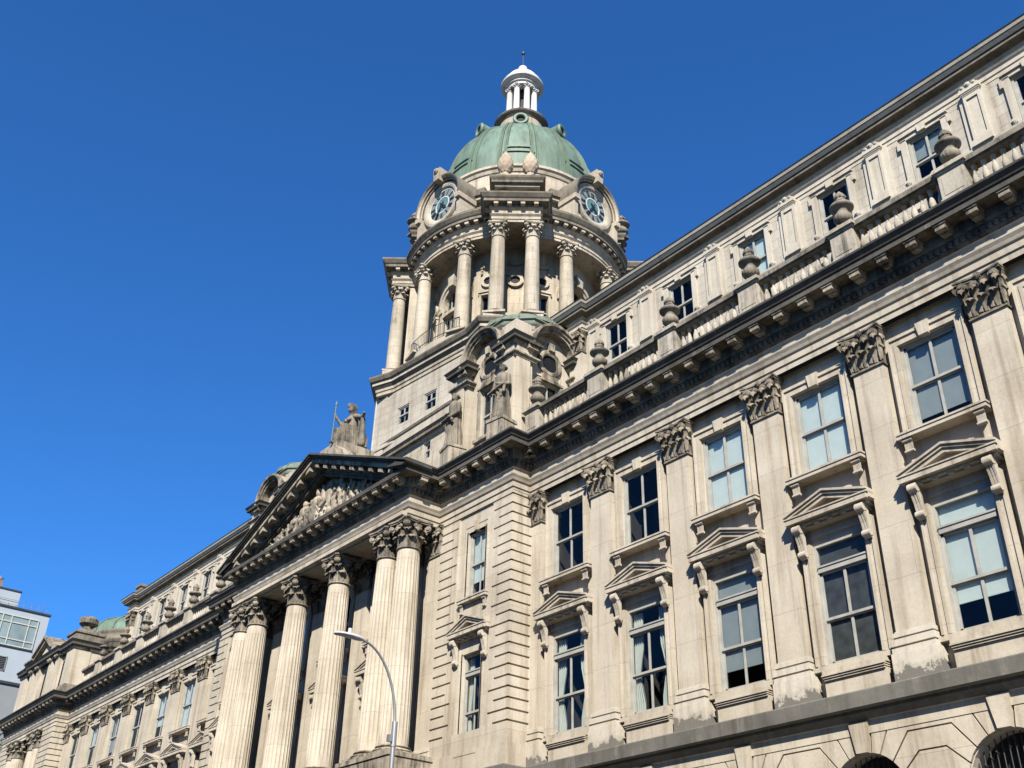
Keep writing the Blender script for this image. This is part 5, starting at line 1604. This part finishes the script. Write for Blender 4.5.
# ------------------------------------------------------------------ houses across the street (mirrored in the window panes)
def street_house(x0, x1, h, mat, label):
    t = thing('street_house', label, 'building', ((x0 + x1) / 2, -29.0, 0), PI)
    w = (x1 - x0) / 2
    F = FY(0)
    mb = MB(); n = int((x1 - x0) / 2.4); st = int(h / 3.6)
    hs = []
    for i in range(n):
        for j in range(st):
            u = -w + (i + 0.5) * 2 * w / n; hs.append((u - 0.55, u + 0.55, 1.0 + j * 3.6, 3.0 + j * 3.6))
    mb.wall(F, [-w, w], [0, h], hs, 0.2)
    mb.quad([F(-w, 0, 0), F(-w, 0, h), F(-w, -14, h), F(-w, -14, 0)]); mb.quad([F(w, 0, h), F(w, 0, 0), F(w, -14, 0), F(w, -14, h)])
    mb.quad([F(-w, 0, h), F(w, 0, h), F(w, -14, h), F(-w, -14, h)]); mb.quad([F(w, -14, 0), F(-w, -14, 0), F(-w, -14, h), F(w, -14, h)])
    b = ob('wall', mb, mat, t)
    cn = MB(); cn.sweep([(-w, 0), (w, 0)], [(0, h - 0.9), (0.15, h - 0.8), (0.2, h - 0.4), (0.6, h - 0.3), (0.7, h + 0.1), (0, h + 0.3), (-0.4, h + 0.3)]); ob('cornice', cn, TOWERD, t)
    ME = None
    for (a, b_, c, d) in hs[:90]:
        if ME is None:
            wm = MB()
            for q in ((-0.55, -0.47, 0, 2), (0.47, 0.55, 0, 2), (-0.47, 0.47, 0, 0.08), (-0.47, 0.47, 0.96, 1.04), (-0.47, 0.47, 1.92, 2)): wm.box(F, q[0], q[1], -0.18, -0.1, q[2], q[3])
            wm.quad([F(-0.5, -0.15, 0), F(0.5, -0.15, 0), F(0.5, -0.15, 2), F(-0.5, -0.15, 2)], 1)
            ME = wm.mesh('window')
        ob('window', ME, [PAINT, DARKGL], t, ((a + b_) / 2, 0, c))
BRK = plain_mat('dark_red_brick', (0.14, 0.08, 0.06), 0.9)
BRK2 = plain_mat('grey_brown_brick', (0.13, 0.115, 0.10), 0.9)
street_house(30, 52, 22, BRK2, 'grey brown brick house behind the viewer, opposite the near wing')
street_house(12, 30, 19, BRK, 'dark red brick house behind the viewer, opposite the pavilion beside the portico')
street_house(-12, 12, 23, BRK2, 'tall grey brown brick house behind the viewer, facing the portico columns')
street_house(-40, -12, 20, BRK, 'long dark red brick house behind the viewer, facing the far wing')

# ------------------------------------------------------------------ statues
def robe(mb, base, top, r0, r1, n=14, seed=1):
    rr = random.Random(seed)
    base = Vector(base); top = Vector(top)
    for j in range(n):
        a = 2 * PI * j / n + rr.uniform(-.15, .15)
        d = Vector((math.cos(a), math.sin(a), 0))
        mb.capsule(base + d * r0 * rr.uniform(0.85, 1.0), top + d * r1 * 0.8, 0.16 * r0 + rr.uniform(0, .04), 0.2 * r1, 6)
    mb.capsule(base + Vector((0, 0, r0 * .5)), top, r0 * 0.72, r1 * 0.9, 10)
def standing(label, loc, rz, seed, arm):
    mb = MB()
    robe(mb, (0, 0, 0.1), (0.03, 0, 1.55), 0.42, 0.30, 15, seed)
    mb.capsule((0.03, 0, 1.5), (0, 0, 2.2), 0.27, 0.31, 12)
    for s_ in (-1, 1): mb.capsule((0, 0, 2.28), (s_ * 0.3, 0, 2.25), 0.14, 0.13)
    mb.capsule((0, -0.02, 2.35), (0, -0.03, 2.55), 0.1, 0.1)
    mb.capsule((0, -0.05, 2.66), (0, -0.04, 2.8), 0.15, 0.155); mb.capsule((0, -0.19, 2.68), (0, -0.2, 2.66), 0.035, 0.03, 6)
    for k in range(8):
        a = 2 * PI * k / 8; mb.capsule((0.12 * math.cos(a), 0.02 + 0.13 * math.sin(a), 2.85), (0.15 * math.cos(a), 0.03 + 0.16 * math.sin(a), 2.76), 0.05, 0.06, 6)
    for s_ in (-1, 1):
        mb.capsule((s_ * 0.36, 0, 2.2), (s_ * 0.46, -0.05, 1.75), 0.125, 0.1)
        if s_ == arm: mb.capsule((s_ * 0.46, -0.05, 1.75), (s_ * 0.12, -0.38, 1.72), 0.1, 0.07); mb.capsule((s_ * 0.12, -0.38, 1.72), (s_ * 0.02, -0.44, 1.74), 0.07, 0.05)
        else: mb.capsule((s_ * 0.46, -0.05, 1.75), (s_ * 0.26, -0.36, 1.5), 0.1, 0.07); mb.capsule((s_ * 0.26, -0.36, 1.5), (s_ * 0.2, -0.43, 1.46), 0.07, 0.05)
    # mantle falling from the shoulder and bundle held at the waist
    for k in range(5): mb.capsule((0.3 * arm, 0.05 - 0.02 * k, 2.2), (0.30 * arm - 0.07 * k * arm, -0.33, 1.25 - 0.14 * k), 0.09, 0.07, 6)
    for k in range(5): mb.capsule((-0.4 + 0.2 * k, -0.3, 1.42 + 0.05 * arm * (k - 2)), (-0.38 + 0.2 * k, -0.34, 1.25), 0.08, 0.06, 6)
    mb.capsule((-0.45, -0.42, 1.42 - 0.08 * arm), (0.4, -0.42, 1.5 + 0.1 * arm), 0.07, 0.07, 8)
    t = thing('statue', label, 'statue', loc, rz, 'robed statues on the corner tabernacle')
    p = MB(); F = FY(0)
    p.box(F, -0.46, 0.46, -0.45, 0.42, -1.4, -0.12); p.box(F, -0.5, 0.5, -0.5, 0.46, -0.12, 0.03)
    remeshed('figure', mb, STATUE, 0.026, t, sm=1)
    ob('plinth', p, SOOTY, t)
standing('weathered robed stone statue on the near corner of the tabernacle, right of its window', (12.5, -1.0, 24.15), R(8), 4, 1)
standing('weathered robed stone statue at the tabernacle edge nearest the pediment, left of its window', (8.95, -1.0, 24.2), R(-12), 9, -1)

def seated():
    t = thing('seated_statue', 'helmeted seated stone figure holding a thin green spear above the pediment apex', 'statue', (0, -1.55, 27.35), 0)
    mb = MB()
    # throne mass, legs under drapery, torso, arms, head; faces -y
    for s_ in (-1, 1):
        mb.capsule((s_ * 0.2, 0.25, 1.05), (s_ * 0.30, -0.55, 1.15), 0.28, 0.22); mb.capsule((s_ * 0.30, -0.55, 1.12), (s_ * 0.30, -0.75 - 0.15 * s_, 0.12), 0.21, 0.14)
        mb.capsule((s_ * 0.30, -0.8 - 0.15 * s_, 0.08), (s_ * 0.32, -1.05 - 0.15 * s_, 0.06), 0.1, 0.08)
    rr = random.Random(5)
    for k in range(13):
        u = -0.6 + 0.1 * k
        mb.capsule((u * 0.55, -0.5, 1.12), (u * 0.85, -0.72 + rr.uniform(-.12, .16), 0.1), 0.085, 0.05 + rr.uniform(0, .03), 6)
    for k in range(9):
        mb.capsule((0.45, 0.3 - 0.1 * k, 1.3), (0.6, 0.45 - 0.13 * k, 0.1), 0.08, 0.065, 6); mb.capsule((-0.4, 0.3 - 0.1 * k, 1.2), (-0.5, 0.4 - 0.12 * k, 0.1), 0.08, 0.065, 6)
    mb.capsule((0, 0.2, 1.1), (0, 0.12, 1.95), 0.29, 0.31, 12)
    for k in range(7):
        a = -2.6 + 0.55 * k; mb.capsule((0.26 * math.sin(a), 0.15 - 0.26 * math.cos(a), 2.0), (0.3 * math.sin(a + .5), 0.18 - 0.3 * math.cos(a + .5), 1.2), 0.05, 0.06, 6)
    for s_ in (-1, 1): mb.capsule((0, 0.1, 2.08), (s_ * 0.36, 0.1, 2.05), 0.17, 0.15); mb.capsule((s_ * 0.15, -0.18, 1.86), (s_ * 0.14, -0.2, 1.84), 0.13, 0.12)
    mb.capsule((0, 0.08, 2.15), (0, 0.02, 2.4), 0.12, 0.11); mb.capsule((0, -0.04, 2.5), (0, 0.0, 2.66), 0.16, 0.17); mb.capsule((0, -0.2, 2.52), (0, -0.21, 2.5), 0.04, 0.03, 6)
    for k in range(10):
        a = PI * k / 9; mb.capsule((0, 0.02 - 0.2 * math.cos(a), 2.68 + 0.16 * math.sin(a)), (0, 0.03 - 0.3 * math.cos(a), 2.70 + 0.26 * math.sin(a)), 0.07, 0.04, 6)
    mb.capsule((0, 0.05, 2.7), (0, 0.22, 2.35), 0.18, 0.1)
    mb.capsule((-0.42, 0.1, 2.02), (-0.8, -0.1, 1.92), 0.14, 0.11); mb.capsule((-0.8, -0.1, 1.92), (-0.9, -0.45, 2.35), 0.1, 0.075); mb.capsule((-0.9, -0.47, 2.37), (-0.88, -0.5, 2.46), 0.08, 0.07)
    mb.capsule((0.42, 0.1, 2.02), (0.78, 0.25, 1.9), 0.14, 0.11); mb.capsule((0.78, 0.25, 1.9), (1.05, 0.2, 1.95), 0.11, 0.08); mb.capsule((1.05, 0.2, 1.95), (1.15, 0.1, 1.95), 0.08, 0.06)
    for k in range(7): mb.capsule((0.5, 0.25 + 0.03 * k, 1.95), (0.6 + 0.05 * k, 0.3 + 0.05 * k, 0.15), 0.06, 0.06, 6)
    # shield beside the throne
    mb.capsule((0.78, 0.3, 1.75), (0.8, 0.35, 0.3), 0.14, 0.2, 10)
    remeshed('figure', mb, STATUE, 0.026, t, sm=1)
    s = MB(); s.tube([(-0.92, -0.52, 0.0), (-0.9, -0.5, 3.0)], 0.035, 6); s.tube([(-0.9, -0.5, 3.0), (-0.9, -0.5, 3.1), (-0.9, -0.5, 3.32)], [0.03, 0.075, 0.005], 6)
    ob('spear', s, COPPER, t)
    p = MB(); F = FY(0)
    p.box(F, -0.95, 0.95, -1.1, 1.05, -0.85, 0.02); p.box(F, -0.62, 0.62, -0.8, -0.1, 0.02, 0.95)
    p.prism(F, [(-1.7, -1.4), (1.7, -1.4), (1.3, -0.6), (-1.3, -0.6)], -1.4, 1.45, back=True)
    ob('pedestal', p, SOOTY, t)
seated()

# ------------------------------------------------------------------ street lamp
t = thing('street_lamp', 'grey cobra-head street lamp with a curved arm in front of the portico columns', 'street lamp', (23.74, -12.4, 0.13))
mb = MB(); mb.tube([(0, 0, 0), (0, 0, 7.3)], [0.085, 0.05], 14); mb.tube([(0, 0, 0), (0, 0, 0.35)], [0.2, 0.17], 12)
ob('pole', mb, STEEL, t)
cl = MB(); cl.tube([(0, 0, 6.75), (0, 0, 7.3)], 0.066, 12); cl.box(FY(0), -0.05, 0.05, 0.06, 0.16, 6.85, 7.0); ob('clamp', cl, STEEL, t)
ar = MB(); pts = []
for k in range(15):
    a = PI / 2 * k / 14
    pts.append((0, -1.12 * (1 - math.cos(a)), 7.1 + 1.86 * math.sin(a)))
ar.tube(pts, [0.036 - 0.01 * k / 14 for k in range(15)], 10); ob('arm', ar, STEEL, t)
hd = MB()
rows = []
for k, (y, w, h0, h1) in enumerate(((0.05, 0.05, -0.05, 0.05), (-0.1, 0.1, -0.06, 0.07), (-0.3, 0.13, -0.04, 0.07), (-0.55, 0.12, -0.04, 0.05), (-0.72, 0.1, -0.05, 0.03), (-0.78, 0.03, -0.03, 0.0))):
    rows.append([(math.cos(2 * PI * j / 12) * w, -1.1 + y * 0.9, 8.97 + (h1 if math.sin(2 * PI * j / 12) > 0 else -h0) * math.sin(2 * PI * j / 12)) for j in range(12)])
hd.grid(rows, 0, True, True); hd.quad(rows[-1]); hd.quad(list(reversed(rows[0])))
ob('lamp_head', hd, LAMPW, t)
pc = MB(); pc.tube([(0, -1.4, 9.03), (0, -1.4, 9.14)], 0.05, 8); ob('photocell', pc, LAMPW, t)

# ------------------------------------------------------------------ modern building behind the far end
t = thing('modern_building', 'pale blue modern block with a wide mullioned window band behind the far end', 'building', (-90, 0, 0))
def L(f): return f
F = FX(0.0)
mb = MB()
mb.box(F, -14, 9.12, -22, 0, 34.9, 43.4, 0)
mb.box(F, -14, 8.7, -22, -0.1, 0, 34.6, 1)
ob('wall', mb, [BLUEW, GREYW], t)
mb = MB(); mb.box(F, -14.1, 9.25, -22, 0.15, 43.4, 43.6, 0); mb.box(F, -14, 9.2, -22, 0.1, 34.6, 34.85, 0); mb.box(F, -14, 8.1, 0, 0.14, 38.78, 38.9, 0)
mb.box(F, -14, 5.3, -22, -0.2, 45.55, 45.72, 0)
ob('coping', mb, IRON, t)
mb = MB(); mb.box(F, -14, 5.2, -20, -0.3, 43.5, 45.55); ob('penthouse', mb, BLUEW, t)
w = MB()
for z in (39.0, 39.75, 41.75, 42.55): w.box(F, -12, 8.05, 0, 0.12, z - 0.06, z + 0.06)
y = 8.0; i = 0
while y > -12:
    w.box(F, y - 0.05, y + 0.05, 0, 0.13, 39.0, 42.55); y -= (1.05 if i % 3 != 1 else 2.05); i += 1
w = ob('window', w, WMULL, t)
gp = MB(); gp.quad([F(-12, 0.03, 39.0), F(8.0, 0.03, 39.0), F(8.0, 0.03, 42.55), F(-12, 0.03, 42.55)]); ob('pane', gp, plain_mat('pale_grey_glass', (0.2, 0.25, 0.24), 0.15, var=0.25, scale=0.4, spec=0.6), w)
for y0, y1 in ((4.0, 5.6), (0.5, 2.1)):
    w = MB()
    for a, b, c, d in ((y0, y0 + 0.1, 35.95, 37.65), (y1 - 0.1, y1, 35.95, 37.65), (y0, y1, 35.95, 36.05), (y0, y1, 37.55, 37.65)): w.box(F, a, b, 0, 0.08, c, d)
    for k in range(7): w.box(F, y0, y1, 0, 0.05, 36.15 + 0.2 * k, 36.18 + 0.2 * k)
    w = ob('window', w, GREYW, t); gp = MB(); gp.quad([F(y0, 0.02, 36), F(y1, 0.02, 36), F(y1, 0.02, 37.6), F(y0, 0.02, 37.6)]); ob('pane', gp, DARKGL, w)
rl = MB()
for k in range(20): rl.tube([F(8.6 - 0.9 * k, -0.15, 43.5), F(8.6 - 0.9 * k, -0.4, 44.45)], 0.02, 5)
for z in (43.9, 44.45): rl.tube([F(8.6, -0.15, z), F(-8.5, -0.15, z)], 0.025, 5)
rl.tube([F(8.6, -0.15, 44.45), F(8.6, -6, 44.45)], 0.025, 5)
ob('railing', rl, GREYW, t)
ch = MB(); ch.box(F, 1.9, 2.85, -1.3, -0.4, 45.5, 46.6); ob('chimney', ch, BRICK, t)
cc = MB(); cc.lathe([(0.5, 46.6), (0.55, 46.9), (0.3, 47.1), (0.0, 47.15)], 14, (-0.85, 2.4, 0)); ob('chimney_cowl', cc, STEEL, t)

# ------------------------------------------------------------------ tree at the far corner
t = thing('tree', 'small patch of dark green tree behind the far end of the facade', 'tree', (-72, -0.9, -1.5))
mb = MB(); mb.tube([(0, 0, 0), (0.1, 0, 9), (0.3, 0.2, 18), (0.2, 0.3, 24)], [0.5, 0.4, 0.28, 0.1], 10)
rr = random.Random(11)
for k in range(9):
    a = rr.uniform(0, 2 * PI); z = rr.uniform(13, 22)
    mb.tube([(0.2, 0.1, z), (1.4 * math.cos(a), 1.4 * math.sin(a), z + 1.2), (2.6 * math.cos(a), 2.6 * math.sin(a), z + 2)], [0.16, 0.1, 0.04], 6)
ob('trunk', mb, BARK, t)
mb = MB()
cl = [(rr.gauss(0, 1.7), rr.gauss(0, 1.7), rr.uniform(15, 27.0)) for k in range(60)]
for k in range(5200):
    c = rr.choice(cl)
    p = Vector((c[0] + rr.gauss(0, .45), c[1] + rr.gauss(0, .45), c[2] + rr.gauss(0, .4)))
    a = Vector((rr.gauss(0, 1), rr.gauss(0, 1), rr.gauss(0, 1))).normalized(); b = a.orthogonal().normalized()
    s_ = rr.uniform(.09, .18)
    mb.quad([p - a * s_, p + b * s_ * .5, p + a * s_, p - b * s_ * .5])
ob('crown', mb, LEAFM, t)
